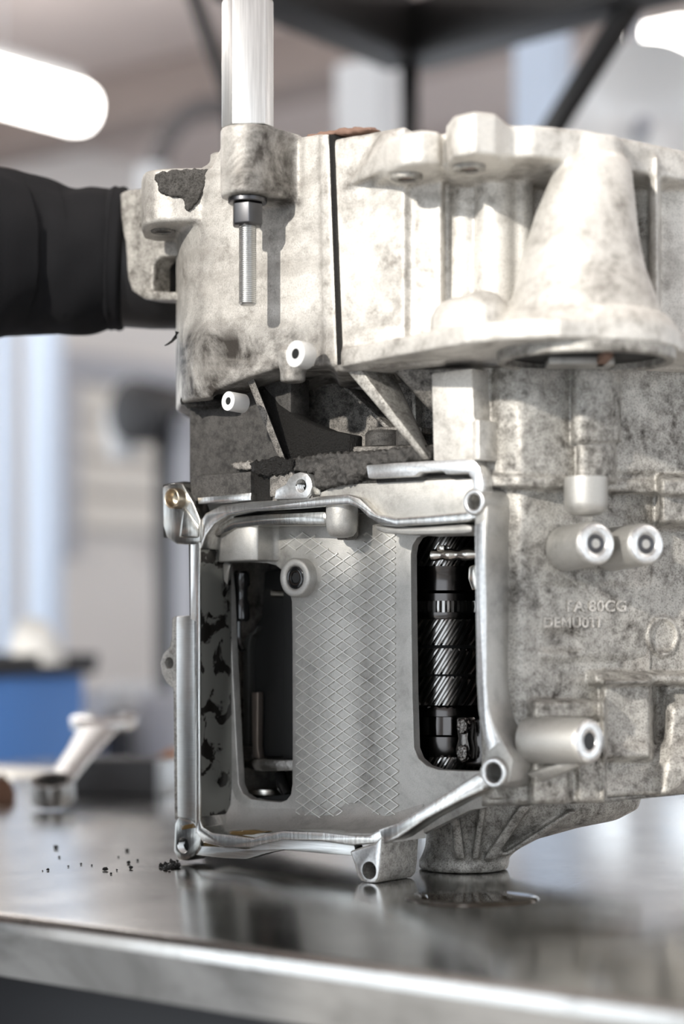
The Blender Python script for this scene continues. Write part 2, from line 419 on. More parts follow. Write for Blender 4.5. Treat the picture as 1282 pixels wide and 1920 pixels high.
# lower flange strip (round in plan)
fl = [Q(640, 0, 1.263), Q(700, 0, 1.232), Q(780, 0, 1.196), Q(870, 0, 1.161), Q(960, 0, 1.143), Q(1050, 0, 1.136), Q(1150, 0, 1.145), Q(1220, 0, 1.163), Q(1290, 0, 1.200), Q(1400, 0, 1.27), Q(1400, 0, 1.38), Q(640, 0, 1.38)]
zf = ZY(690, 1.268); vprism(bm, fl, zf, zf+.0115)
# top flange
tf = [Q(690, 0, 1.27), Q(728, 0, 1.212), Q(752, 0, 1.196), Q(790, 0, 1.190), Q(822, 0, 1.193), Q(834, 0, 1.208), Q(842, 0, 1.180), Q(860, 0, 1.166), Q(890, 0, 1.160), Q(925, 0, 1.163), Q(960, 0, 1.18), Q(1000, 0, 1.178), Q(1100, 0, 1.190), Q(1290, 0, 1.243), Q(1420, 0, 1.30), Q(1400, 0, 1.40), Q(690, 0, 1.40)]
zt = CH+.3008; vprism(bm, tf, zt-.0215, zt-.002)
vprism(bm, [Q(836, 0, 1.19), Q(850, 0, 1.168), Q(890, 0, 1.158), Q(930, 0, 1.163), Q(960, 0, 1.20), Q(930, 0, 1.25), Q(850, 0, 1.25)], zt-.024, zt+.001)
vprism(bm, [Q(722, 0, 1.212), Q(752, 0, 1.193), Q(790, 0, 1.187), Q(824, 0, 1.190), Q(832, 0, 1.21), Q(800, 0, 1.25), Q(740, 0, 1.25)], zt-.0235, zt-.004)
hull(bm, [Q(648, 352, 1.268), Q(652, 346, 1.265), Q(735, 250, 1.206), Q(735, 310, 1.206), Q(700, 250, 1.27), Q(740, 250, 1.26), Q(740, 312, 1.26), Q(690, 340, 1.29)])
# vertical columns between the flanges
for px, Yc, r in ((930, 1.240, .013), (872, 1.250, .011), (975, 1.24, .008)):
    c = Q(px, 0, Yc); lathe(bm, (c.x, c.y, zf), (0, 0, 1), [(0, r*1.15), (zt-zf-.01, r)], 20)
# knob dome on the lower flange
c = Q(888, 0, 1.205); lathe(bm, (c.x, c.y, zf), (0, 0, 1), [(0, .027), (.022, .0262), (.030, .022), (.034, .012)], 28)
c = Q(905, 0, 1.192); lathe(bm, (c.x, c.y, zf), (0, 0, 1), [(0, .016), (.026, .0155), (.033, .011), (.036, .005)], 24)
# starter cone
cone = [(645, 1098, 158, 1.196), (630, 1097, 155, 1.196), (600, 1096, 150, 1.196), (560, 1094, 139, 1.196), (510, 1091, 123, 1.196), (470, 1091, 113, 1.196), (430, 1095, 103, 1.197), (400, 1098, 97, 1.198), (350, 1106, 83, 1.200), (318, 1111, 75, 1.202), (305, 1112, 70, 1.203), (296, 1112, 58, 1.204), (262, 1112, 56, 1.204)]
loft(bm, [[Q(cx, cy, Y)+Vector((math.cos(t)*r/FPX*Y*.97, math.sin(t)*r/FPX*Y*.97, 0)) for t in [2*PI*k/40 for k in range(40)]] for cy, cx, r, Y in cone])
# wide skirt where the cone leaves the flange
c = Q(1098, 0, 1.198); lathe(bm, (c.x, c.y, zf), (0, 0, 1), [(0, .056), (.012, .0555), (.020, .050)], 36)
# right hand wall rib
vprism(bm, [Q(1218, 0, 1.225), Q(1232, 0, 1.22), Q(1240, 0, 1.27), Q(1215, 0, 1.27)], zf, zt-.01)
# boss carrying the hex post
c = P(466, 370, -.046); zb0 = P(466, 372, -.046).z; zb1 = P(466, 243, -.046).z
pl_ = [Vector((c.x+.0182*math.cos(t), c.y+.0182*math.sin(t), 0)) for t in [PI+PI*k/16 for k in range(17)]]
pl_ = pl_+[Vector((c.x+.0182, -.015, 0)), Vector((c.x-.0182, -.015, 0))]
vprism(bm, pl_, zb0, zb1)
BOSS = (c.x, c.y, zb0, zb1)
# left lug with the hole underneath, and the little rib behind the boss
pl_ = [Q(265, 0, 1.385), Q(267, 0, 1.368), Q(274, 0, 1.357), Q(290, 0, 1.351), Q(320, 0, 1.348), Q(360, 0, 1.347), Q(425, 0, 1.345), Q(430, 0, 1.40), Q(300, 0, 1.42), Q(270, 0, 1.41)]
zl0 = ZY(417, 1.35); zl1 = ZY(317, 1.352)
vprism(bm, pl_, zl0, zl1)
prism(bm, [(376, 312), (415, 300), (420, 420), (376, 420)], -.012, .04)
prism(bm, [(391, 290), (400, 283), (414, 284), (414, 312), (391, 310)], -.010, .005)
hull(bm, [P(360, 424, -.008), P(345, 424, .02), P(372, 424, -.018), P(372, 470, -.012), P(352, 450, .01), P(390, 424, -.015)])
# rear lug
pl2 = [(224, 362), (236, 356), (270, 352), (345, 350), (345, 560), (300, 562), (268, 560), (246, 545), (238, 520), (234, 455), (225, 420)]
rl = bmesh.new()
prism(rl, [(224, 362), (236, 356), (270, 352), (345, 350), (345, 478), (300, 482), (288, 495), (286, 560), (268, 560), (246, 545), (238, 520), (234, 455), (225, 420)], .022, .040)
prism(rl, [(268, 544), (345, 548), (345, 563), (300, 563), (268, 561)], .020, .04)
casting('rear_lug', rl, M_BODY, gb, .0012, 5, 'speckled grey lug at the far left')
# small knob below the ring
c = P(549, 705, -.018); lathe(bm, (c.x, c.y, P(549, 718, -.018).z), (0, 0, 1), [(0, .0085), (.008, .0085), (.011, .0095), (.022, .010)], 20)
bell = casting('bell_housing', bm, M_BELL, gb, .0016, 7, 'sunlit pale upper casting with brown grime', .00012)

# bell housing details
def ring_part(name, c, ax, ro, ri, d0, d1, mat=None, n=36, bore=True, thread=False, label=None, depth=None):
    """machined ring with a dark bore (sub-part) and optional thread"""
    bm = bmesh.new(); annulus(bm, c, ax, ro, ri, d0, d1, n); o = finish(bm, name, mat or M_RING, gb, 0, smooth=50, label=label)
    if bore:
        dp = depth or abs(d1-d0)*.9; sg = 1 if d1 > d0 else -1
        bm = bmesh.new(); lathe(bm, c, ax, [(d0+sg*dp, ri*1.02), (d0+sg*(dp+.001), ri*1.02)], n); finish(bm, 'bore', M_DARK, o)
        if thread:
            bm = bmesh.new(); pts = []
            turns = 5; m = 22
            for k in range(turns*m+1):
                q = circle(c, ax, ri*.93, m)[k % m]; pts.append(q+Vector(ax).normalized()*(d0+sg*dp*(.06+.9*k/(turns*m))))
            tube(bm, pts, ri*.085, 5, False); finish(bm, 'screw_thread', M_RING, o)
    return o
def pcirc(px, py, w, rpx):     # centre on y=w and radius in metres for rpx pixels (vertical)
    c = P(px, py, w); return c, (P(px, py-rpx, w)-c).length
M_BRIGHT = plain('fresh_cut_aluminium', (.85, .85, .84), .4, .3)
c, r = pcirc(577, 668, -.036, 25); annul = ring_part('drain_ring', c, (-.1, -1, .05), r, r*.40, 0, .011, M_BRIGHT, label='bright drilled ring boss under the post')
c, r = pcirc(457, 757, -.024, 18); ring_part('drain_ring', c, (-.1, -1, .05), r, r*.40, 0, .014, M_BRIGHT, label='small bright drilled ring in the shadow')
# dark strip standing in for the shade inside the seam groove
bm = bmesh.new(); prism(bm, [(616, 252), (623, 252), (639, 682), (632, 684)], -.0226, -.006); finish(bm, 'seam_gap', M_CRUD, gb)
# bolt holes under the top flange
for px, Y in ((762, 1.215), (880, 1.19)):
    q = Q(px, 0, Y); z = zt-.0245
    bm = bmesh.new(); annulus(bm, (q.x, q.y, z), (0, 0, -1), .0098, .0056, .0022, -.004, 32); o = finish(bm, 'bolt_hole_ring', M_BODY, gb)
    bm = bmesh.new(); lathe(bm, (q.x, q.y, z), (0, 0, -1), [(-.001, .0058), (.0002, .0058)], 24); finish(bm, 'bore', M_SEAL, o)
q = Q(306, 0, 1.378)
bm = bmesh.new(); annulus(bm, (q.x, q.y, zl0), (0, 0, -1), .0085, .0055, .0015, -.004, 30); o = finish(bm, 'bolt_hole_ring', M_GRIME, gb)
bm = bmesh.new(); lathe(bm, (q.x, q.y, zl0), (0, 0, -1), [(-.001, .0056), (.0004, .0056)], 24); finish(bm, 'bore', M_DARK, o)
# opening of the starter cone seen from below: hanging collar with a dark mouth
q = Q(1098, 0, 1.196)
bm = bmesh.new(); annulus(bm, (q.x, q.y, zf), (0, 0, -1), .0535, .0475, .0065, -.004, 56, .001); finish(bm, 'starter_collar', M_BODY, gb, smooth=40)
bm = bmesh.new(); lathe(bm, (q.x, q.y, zf), (0, 0, -1), [(-.0005, .048), (.0015, .048)], 48); finish(bm, 'starter_mouth', M_BLACK, gb)
bm = bmesh.new(); abox(bm, (q.x-.012, q.y+.012, zf-.004), (.020, .012, .0025), A); finish(bm, 'starter_tab', M_CLEAN, gb, .001)
bm = bmesh.new(); abox(bm, (q.x+.010, q.y+.004, zf-.004), (.003, .02, .0025), A); finish(bm, 'starter_tab', M_SEAL, gb, .0008)
# grey sludge smeared over the left lug and the brown gasket on the top rim
def lump(name, poly, w0, w1, mat, amp=.002, fr=240, voxel=.0011, par=None, seed=0, rings=None):
    bm = bmesh.new()
    if rings: loft(bm, rings)
    else: prism(bm, poly, w0, w1)
    bmesh.ops.recalc_face_normals(bm, faces=bm.faces)
    me = bpy.data.meshes.new(name); bm.to_mesh(me); bm.free()
    t = bpy.data.objects.new('t', me); COL.objects.link(t)
    r = t.modifiers.new('r', 'REMESH'); r.mode = 'VOXEL'; r.voxel_size = voxel
    s = t.modifiers.new('s', 'SMOOTH'); s.iterations = 4
    m2 = bpy.data.meshes.new_from_object(t.evaluated_get(bpy.context.evaluated_depsgraph_get()))
    bpy.data.objects.remove(t); bpy.data.meshes.remove(me)
    ns = [v.normal.copy() for v in m2.vertices]
    for v, n in zip(m2.vertices, ns):
        p = v.co*fr+Vector((seed, 0, 0)); v.co += n*amp*(noise.fractal(p, .9, 2, 4)+.15)
    m2.materials.clear(); m2.name = name
    return link(name, m2, mat, par or gb, 180)
lug_pts = [(290, 326), (330, 318.5), (372, 318), (404, 318), (400, 326), (384, 345), (374, 372), (352, 398), (345, 372), (318, 368), (300, 362)]
lump('sludge', lug_pts, 0, 0, M_FELT, .0012, 300, rings=[[Q(x, y, 1.3462-.00003*(x-300)) for x, y in lug_pts], [Q(x, y, 1.353) for x, y in lug_pts]])
lump('gasket_remnant', [(570, 256), (600, 246), (640, 240), (690, 238), (702, 242), (660, 249), (620, 252), (590, 260)], -.018, -.004, M_SEAL, .001, 200)
bm = bmesh.new(); tube(bm, [P(332, 622, .0), P(329, 632, .0), P(322, 640, .0), P(315, 645, .0), P(309, 648, 0)], [.0016, .0013, .0009, .0007, .0004], 6); finish(bm, 'hanging_grease_strand', M_CRUD, gb)
lump('sludge', [(336, 742), (350, 740), (400, 752), (380, 760), (350, 764), (338, 757)], -.006, .02, M_CRUD, .0012, 260)

# ---------------------------------------------------------------- lower housing: the right flank as a relief of height over the image plane
def flankY(px, py):
    Y = 1.234+.058*sst(930, 1330, px)*1.0+.00003*max(0, px-1330)
    Y += .012*(1-sst(925, 985, px))
    # top tier
    led = 896+(px-905)*.045
    t = 1-sst(led+13, led+19, py)
    Y -= .010*t
    Y -= .0035*box01(py, led-8, led+15, 2)*(1-sst(1224, 1234, px))
    Y += .006*box01(px, 900, 928, 10)*(1-sst(840, 880, py))
    Y -= .0025*box01(px, 1156, 1320, 5)*(1-sst(880, 892, py))
    # column with steps
    cx = abs(px-1117); 
    if py < 905:
        R = 46 if py < 828 else 38
        if cx < R: Y -= .020*math.sqrt(max(0, 1-(cx/R)**2))**.7*(1 if py < 828 else .82)
    # dark block on the right edge
    Y -= .022*sst(1226, 1244, px)*box01(py, 893, 985, 9)
    # lower right: ledge, pocket block, round shoulder
    Y -= .017*sst(1096, 1120, px)*box01(py, 1262+(px-1282)*.01, 1283, 4)
    Y -= .016*box01(px, 1128, 1221, 7)*box01(py, 1275, 1424, 7)
    Y -= .012*sst(1222, 1262, px-(1400-py)*.12)*sst(1290, 1330, py)
    Y -= .012*sst(1380, 1500, py+.25*(px-1140))*sst(1125, 1140, px)
    Y += .008*box01(px, 1224, 1246, 6)*box01(py, 1285, 1390, 10)
    # left lower block
    Y -= .016*(1-sst(1131, 1139, px))*sst(985, 1005, px)*sst(1310, 1318, py)
    Y -= .006*(1-sst(1131, 1139, px))*box01(px, 1000, 1140, 8)*box01(py, 1312, 1347, 3)
    Y += .006*box01(px, 1066, 1082, 8)*sst(1425, 1450, py)
    # casting pad and its shallow dent
    Y += .004*box01(px, 1015, 1085, 14)*box01(py, 1182, 1222, 10)
    Y -= .0025*sst(1008, 1016, px)*box01(py, 1095, 1235, 10)*(1-sst(1200, 1240, px))
    d = math.hypot((px-1243)/.78, py-1193)
    Y -= .003*box01(d, 30, 38, 2.5)
    Y += .0012*noise.fractal(Vector((px/60, py/60, 3)), 1, 2, 4)
    return Y
bm = bmesh.new(); NX, NY = 150, 190
def flank_bottom(px):
    b = 1512-.03*(px-905) if px < 1134 else 1497-.05*(px-1140)
    if px > 1236: b -= 38*(1-math.sqrt(max(0, 1-((px-1236)/52)**2))) if px < 1288 else 38+1.5*(px-1288)
    return b
rows = []
for j in range(NY+1):
    row = []
    for i in range(NX+1):
        px = 903+(1400-903)*i/NX
        y0, y1 = 690, flank_bottom(px)
        py = y0+(y1-y0)*j/NY
        e = 1-min(1, (y1-py)/9); Y = flankY(px, py)+.006*(1-math.sqrt(max(0, 1-e*e)))
        row.append(bm.verts.new(Q(px, py, Y)))
    rows.append(row)
back = []
for i in range(NX+1):
    p = rows[-1][i].co; back.append(bm.verts.new(Vector((p.x+.02, p.y+.07, p.z+.002))))
rows.append(back)
bk = [bm.verts.new(Vector((v.co.x, v.co.y, rows[0][0].co.z))) for v in back]
rows.append(bk)
for a, b in zip(rows, rows[1:]):
    for i in range(NX): bm.faces.new((a[i], a[i+1], b[i+1], b[i]))
finish(bm, 'main_housing', M_BODY, gb, 0, smooth=180, label='weathered stained flank of the gearbox')

# back, inside dark of the housing, and roof under the bell
bm = bmesh.new()
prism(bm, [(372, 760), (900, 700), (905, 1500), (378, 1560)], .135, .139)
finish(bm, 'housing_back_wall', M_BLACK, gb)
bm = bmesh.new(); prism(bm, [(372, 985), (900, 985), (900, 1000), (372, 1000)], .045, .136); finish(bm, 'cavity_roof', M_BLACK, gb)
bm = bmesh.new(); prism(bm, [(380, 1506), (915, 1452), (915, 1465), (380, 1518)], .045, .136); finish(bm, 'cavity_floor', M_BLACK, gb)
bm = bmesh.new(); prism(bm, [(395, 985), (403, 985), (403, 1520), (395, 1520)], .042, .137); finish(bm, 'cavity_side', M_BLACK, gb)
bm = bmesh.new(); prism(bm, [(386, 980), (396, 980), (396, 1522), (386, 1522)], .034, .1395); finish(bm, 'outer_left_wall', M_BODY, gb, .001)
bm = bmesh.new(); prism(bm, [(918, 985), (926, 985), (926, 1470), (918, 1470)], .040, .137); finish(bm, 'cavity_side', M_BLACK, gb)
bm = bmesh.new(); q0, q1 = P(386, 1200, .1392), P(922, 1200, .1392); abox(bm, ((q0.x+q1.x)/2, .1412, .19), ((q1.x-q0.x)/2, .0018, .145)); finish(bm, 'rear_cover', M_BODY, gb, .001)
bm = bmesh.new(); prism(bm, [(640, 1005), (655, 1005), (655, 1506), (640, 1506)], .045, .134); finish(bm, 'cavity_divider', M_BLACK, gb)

# domed foot and ribs underneath
bm = bmesh.new()
prof = [(1640.5, 868, 80), (1632, 868, 83), (1614, 870, 85), (1606, 872, 82), (1590, 884, 88), (1570, 905, 106), (1548, 945, 146), (1535, 975, 182), (1515, 990, 205), (1495, 990, 212), (1470, 990, 205)]
rings = []
for py, cx, r in prof:
    Y = 1.353; c = Q(cx, py, Y); c.z = max(c.z, 0.0004); R = r/FPX*Y; Ry = min(R, .029+.35*(R-.029))
    rings.append([c+E_ for E_ in [Vector(((math.cos(t)*R)*CA-(math.sin(t)*Ry)*SA, (math.cos(t)*R)*SA+(math.sin(t)*Ry)*CA, 0)) for t in [2*PI*k/44 for k in range(44)]]])
loft(bm, rings)
for a, b, wd_ in (((850, 1512), (862, 1612), 9), ((985, 1510), (916, 1612), 11), ((1075, 1520), (945, 1605), 8), ((905, 1512), (890, 1612), 6)):
    hull(bm, [Q(a[0]-wd_, a[1], 1.30), Q(a[0]+wd_, a[1], 1.30), Q(b[0]-wd_, b[1], 1.3165), Q(b[0]+wd_, b[1], 1.3165), Q(a[0]-wd_, a[1], 1.36), Q(a[0]+wd_, a[1], 1.36), Q(b[0], b[1], 1.36)])
casting('domed_foot', bm, M_BODY, gb, .0014, 6)

# ---------------------------------------------------------------- upper body between the bell and the side cover
bm = bmesh.new(); prism(bm, [(354, 755), (362, 752), (545, 690), (545, 905), (354, 905)], .010, .03)
finish(bm, 'upper_wall', M_SOOT, gb, .0015, smooth=40, label='wall blackened with oily soot')
bm = bmesh.new(); prism(bm, [(356, 893), (470, 884), (470, 932), (358, 940)], .0025, .012); finish(bm, 'flange_edge', M_SOOT, gb, .0008)
bm = bmesh.new(); prism(bm, [(466, 884), (508, 880), (508, 940), (466, 938)], .006, .014); finish(bm, 'flange_gap', M_CRUD, gb, .0006)
bm = bmesh.new(); prism(bm, [(505, 886), (548, 878), (548, 930), (505, 932)], .001, .012); finish(bm, 'flange_edge', M_GRIME, gb, .001)
lump('sludge', [(468, 868), (520, 858), (546, 862), (545, 884), (500, 892), (470, 884)], -.002, .012, M_CRUD, .002, 330, seed=4)
lump('sludge', [(430, 868), (470, 866), (470, 880), (440, 880)], .004, .014, M_GRIME, .0015, 330, seed=9)
# recessed wall and pieces of the hollow behind the webs
bm = bmesh.new(); prism(bm, [(520, 690), (900, 670), (900, 880), (520, 880)], .052, .058); finish(bm, 'recess_wall', M_GRIME, gb)
bm = bmesh.new(); prism(bm, [(500, 840), (890, 832), (890, 880), (500, 884)], .012, .056); finish(bm, 'recess_floor', M_GRIME, gb, .002)
for poly, w0, w1, mt in (([(690, 800), (790, 800), (790, 812), (690, 812)], .030, .055, M_GRIME),
                        ([(640, 725), (652, 728), (745, 815), (735, 818)], .032, .055, M_GRIME),
                        ([(770, 730), (778, 730), (780, 800), (772, 800)], .045, .055, M_BODY)):
    bm = bmesh.new(); prism(bm, poly, w0, w1); finish(bm, 'recess_rib', mt, gb, .0015)
for px, py, r, h in ((640, 848, 28, 26), (720, 838, 36, 30), (762, 836, 20, 34)):
    c = P(px, py, .03); bm = bmesh.new(); lathe(bm, c, (0, 0, 1), [(0, r/FPX*1.3), (h/FPX*1.3*.8, r/FPX*1.3), (h/FPX*1.3, r/FPX*1.3*.85)], 28); finish(bm, 'recess_plug', M_SOOT, gb, smooth=40)
bm = bmesh.new()
hull(bm, [P(462, 712, -.012), P(476, 710, -.012), P(524, 866, .0), P(537, 866, .0), P(476, 706, .02), P(536, 866, .02)])
finish(bm, 'web', M_GRIME, gb, .001)
bm = bmesh.new(); prism(bm, [(474, 705), (505, 740), (520, 758), (560, 786), (610, 806), (655, 815), (655, 850), (600, 862), (532, 872)], .008, .022); finish(bm, 'web', M_CRUD, gb, .001)
bm = bmesh.new()
hull(bm, [P(648, 695, -.014), P(676, 692, -.014), P(792, 862, -.001), P(806, 862, -.001), P(690, 690, .02), P(815, 862, .02), P(735, 690, .016)])
finish(bm, 'web', M_BODY, gb, .0015, label='pale diagonal web under the flange')
bm = bmesh.new(); hull(bm, [P(735, 690, .0), P(885, 690, .0), P(800, 765, .01), P(890, 745, .006), P(730, 690, .04), P(890, 690, .04), P(830, 790, .04), P(890, 790, .03)]); finish(bm, 'web', M_GRIME, gb, .003)
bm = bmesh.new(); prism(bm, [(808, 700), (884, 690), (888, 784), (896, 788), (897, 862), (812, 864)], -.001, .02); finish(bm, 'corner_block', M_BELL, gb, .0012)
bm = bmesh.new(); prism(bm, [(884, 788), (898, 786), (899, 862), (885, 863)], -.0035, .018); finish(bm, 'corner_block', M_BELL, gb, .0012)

# ---------------------------------------------------------------- side cover flange (machined lip) and its bosses
def part(name, poly, w0, w1, mat, bev=.0008, label=None, kind=None, par=None):
    bm = bmesh.new(); prism(bm, poly, w0, w1); return finish(bm, name, mat, par or gb, bev, 2, 35, label, kind)
WL = .034       # depth of the panel behind the lip
part('left_wall', [(360, 1000), (373, 1000), (374, 1560), (366, 1565), (364, 1165)], .0008, WL, M_OILWALL, .0003, 'dark oil stained inner side wall')
part('left_lip', [(357, 1015), (374, 1000), (374, 1300), (375, 1562), (366, 1562), (366, 1165), (357, 1160)], -.0003, .0012, M_MACH, .0004)
part('left_wall_edge', [(353, 1018), (360, 1018), (364, 1160), (355, 1160)], .004, .03, M_SOOT, .0005)
part('milled_plate', [(330, 1156), (352, 1154), (366, 1156), (371, 1172), (373, 1542), (352, 1536), (332, 1532), (330, 1300)], .0015, .010, M_MILL, .0008, 'flat milled plate on the left edge')
ear = part('left_ear', [(322, 1158), (332, 1154), (336, 1540), (326, 1536), (324, 1292), (311, 1280), (303, 1264), (300, 1244), (305, 1226), (318, 1212), (321, 1196)], .004, .012, M_BODY, .0012)
c, r = pcirc(317, 1243, .004, 18); drill(ear, c, (0, -1, 0), r*.62, .02); bm = bmesh.new(); lathe(bm, c, (0, -1, 0), [(-.0078, r*.63), (-.0074, r*.63)], 24); finish(bm, 'bore', M_DARK, ear)
part('corner_lug', [(304, 912), (322, 906), (342, 906), (352, 925), (362, 942), (375, 975), (376, 1016), (362, 1022), (330, 1020), (312, 1008), (305, 985)], -.001, .014, M_LUG, .0014, 'machined corner lug with dowel sleeve')
hullf = bmesh.new(); hull(hullf, [P(345, 950, -.0025), P(372, 985, -.002), P(340, 985, -.0035), P(372, 1008, -.002), P(338, 1006, -.0035), P(345, 945, .004), P(372, 1012, .006), P(330, 1012, .006)]); finish(hullf, 'lug_facet', M_LUG, gb, .001)
part('corner_lug_edge', [(303, 908), (345, 902), (358, 940), (330, 1010), (304, 1008)], .010, .02, M_CRUD, .001)
c, r = pcirc(321, 934, -.0085, 19.5); ring_part('dowel_sleeve', c, (0, -1, 0), r, r*.80, 0, -.016, M_BRONZE, label='bronze coloured hollow dowel sleeve', depth=.008)
# top rim
part('top_lip', [(368, 985), (385, 962), (412, 948), (470, 940), (560, 934), (620, 929), (652, 927), (674, 934), (690, 950), (706, 964), (740, 971), (800, 967), (870, 960), (896, 955), (896, 972), (868, 978), (800, 983), (742, 986), (708, 981), (688, 968), (672, 953), (652, 946), (620, 948), (560, 953), (470, 958), (428, 966), (402, 982), (386, 1003), (376, 1030), (370, 1030)], .0004, WL+.004, M_MACH, .0012, 'machined wavy top lip of the cover opening')
part('top_inner_edge', [(700, 984), (742, 990), (800, 987), (868, 982), (884, 986), (884, 998), (868, 1001), (770, 1003), (720, 1000), (704, 994)], .006, WL+.004, M_CLEAN, .002)
part('top_inner_edge', [(400, 985), (430, 969), (500, 962), (610, 957), (612, 985), (500, 985), (440, 992), (400, 1010)], .008, WL+.004, M_LUG, .003)
part('top_ledge', [(585, 930), (640, 905), (700, 897), (888, 885), (892, 966), (742, 976), (704, 968), (684, 948), (660, 933), (620, 934)], .008, WL, M_CLEAN, .0008, 'pale flat recess above the top lip')
part('top_flange', [(686, 872), (740, 868), (800, 864), (870, 860), (888, 862), (898, 876), (904, 905), (903, 932), (888, 932), (884, 898), (876, 887), (836, 889), (828, 884), (786, 886), (776, 893), (690, 897)], -.002, .010, M_RING, .0008, 'bright machined strip of the top flange')
part('flange_strip', [(370, 933), (470, 924), (470, 938), (372, 945)], -.0006, .006, M_MACH, .0003)
part('flange_web', [(510, 932), (586, 925), (586, 950), (510, 955)], .0006, .01, M_GRIME, .0008)
mb = part('middle_boss', [(514, 936), (517, 918), (535, 908), (542, 896), (550, 889), (562, 885), (575, 888), (582, 898), (585, 912), (581, 926), (574, 934)], -.0022, .010, M_RING, .0006, 'round ended threaded boss on the top lip')
c, r = pcirc(564, 911, -.0022, 16); drill(mb, c, (0, -1, 0), r*.82, .011); thread_in(c, (0, -1, 0), r*.82, .009, mb)
bm = bmesh.new(); annulus(bm, c+Vector((0, .0003, 0)), (0, -1, 0), r*1.12, r*.86, 0, -.002, 36, .0005); finish(bm, 'countersink', M_MACH, mb)
lump('sludge', [(545, 862), (600, 852), (680, 848), (760, 840), (800, 838), (806, 860), (740, 866), (688, 872), (686, 888), (650, 905), (590, 915), (590, 890), (570, 880), (546, 884)], .0015, .016, M_SOOT, .0022, 300, seed=2)
part('top_shelf', [(545, 880), (690, 868), (890, 856), (890, 900), (640, 912), (585, 925), (545, 925)], .008, .03, M_CRUD, .001)
# right lip
part('right_lip', [(889, 958), (905, 930), (914, 952), (912, 1010), (911, 1150), (911, 1280), (915, 1320), (925, 1356), (942, 1390), (962, 1425), (955, 1468), (905, 1480), (893, 1452), (905, 1428), (908, 1402), (901, 1370), (895, 1330), (892, 1280), (890, 1150), (888, 1000)], -.0004, .026, M_CLEAN, .0018, 'right lip of the cover opening')
part('right_lip_face', [(890, 985), (908, 975), (909, 1150), (909, 1282), (913, 1325), (922, 1358), (936, 1392), (915, 1410), (910, 1392), (904, 1366), (898, 1328), (895, 1280), (892, 1150)], -.001, .002, M_RING, .0004)
part('flank_root', [(906, 935), (925, 930), (925, 1470), (940, 1500), (905, 1500), (905, 1420), (915, 1395), (906, 1290)], .014, .06, M_BODY, .004)
def boss(name, px, py, rpx, w0, w1, hole, mat=M_CLEAN, thread=False, ax=(0, -1, 0), taper=1.12, cut=()):
    c, r = pcirc(px, py, w0, rpx)
    bm = bmesh.new(); L = w1-w0
    lathe(bm, c, ax, [(-L, r*taper), (-.0012, r), (0, r*.94)], 36); o = finish(bm, name, mat, gb, smooth=40)
    rr = pcirc(px, py, w0, hole)[1]
    a = Vector(ax).normalized(); drill(o, c, ax, rr*1.02, L*.8)
    bm = bmesh.new(); annulus(bm, c+a*.0006, ax, r*.92, rr, 0, -.006, 36, .0005); f = finish(bm, 'bolt_face', M_RING, o, smooth=50)
    bm = bmesh.new(); lathe(bm, c, ax, [(-.0185, rr*1.0), (-.018, rr*1.0)], 30); finish(bm, 'bore_bottom', M_DARK, o)
    for q_ in cut: drill(q_, c, ax, rr*1.02, .0175)
    return o


part('diagonal_lip', [(708, 1556), (745, 1543), (800, 1508), (850, 1478), (893, 1450), (915, 1466), (905, 1482), (860, 1503), (800, 1535), (745, 1572), (718, 1584)], -.0008, .016, M_MACH, .0014)
# bottom rim
part('bottom_lip', [(372, 1530), (379, 1550), (398, 1561), (440, 1566), (475, 1571), (500, 1563), (530, 1557), (600, 1559), (660, 1566), (690, 1566), (712, 1554), (722, 1560), (718, 1580), (660, 1586), (600, 1578), (530, 1576), (500, 1582), (470, 1590), (420, 1590), (380, 1580), (366, 1560)], -.0005, WL, M_MACH, .0012, 'machined bottom lip with traces of amber oil')
part('bottom_strip', [(366, 1586), (420, 1588), (462, 1592), (498, 1582), (532, 1575), (600, 1577), (664, 1586), (668, 1605), (600, 1600), (530, 1594), (500, 1600), (462, 1611), (420, 1609), (366, 1603)], .0012, .010, M_MILL, .0006)
part('bottom_channel', [(372, 1575), (470, 1585), (466, 1594), (372, 1590)], .004, .012, plain('amber_oil', (.13, .085, .035), .12), .0005)
cb = part('corner_boss', [(327, 1545), (334, 1532), (356, 1536), (372, 1548), (380, 1566), (372, 1592), (362, 1606), (350, 1614), (334, 1613), (325, 1597)], .0, .018, M_LUG, .0012, 'threaded corner boss at the lower left')
c, r = pcirc(343, 1585, .0, 17); drill(cb, c, (0, -1, 0), r*.9, .016); thread_in(c, (0, -1, 0), r*.9, .007, cb, 5)
part('corner_slot', [(338, 1548), (362, 1544), (366, 1552), (340, 1556)], -.0007, .001, plain('amber_oil', (.2, .11, .03), .12), .0004)
boss('lip_boss', 888, 941, 26, -.002, .034, 15, cut=[bpy.data.objects[n] for n in ('right_lip', 'right_lip_face', 'top_ledge', 'top_lip', 'top_flange')])
boss('lip_boss', 925, 1449, 30, -.003, .032, 19, cut=[bpy.data.objects[n] for n in ('right_lip', 'right_lip_face', 'diagonal_lip', 'flank_root')])
bm = bmesh.new(); fp = [(655, 1596), (664, 1622), (668, 1640), (676, 1652), (686, 1660), (694, 1662.5), (704, 1659), (712, 1648), (715, 1630), (719, 1564), (702, 1580)]
prism(bm, fp, -.0012, .037); foot = finish(bm, 'foot', M_BODY, gb, .0012)
ff = part('foot_face', [(658, 1598), (667, 1622), (671, 1640), (678, 1650), (686, 1656), (694, 1658), (702, 1655), (708, 1646), (711, 1630), (714, 1572), (702, 1584)], -.0018, .0, M_RING, .0005)
c, r = pcirc(692, 1632, -.0018, 17)
for o_ in (foot, ff): drill(o_, c, (0, -1, 0), r, .03)
bm = bmesh.new(); lathe(bm, c, (0, -1, 0), [(-.0295, r), (-.029, r)], 24); finish(bm, 'bore', M_DARK, foot)

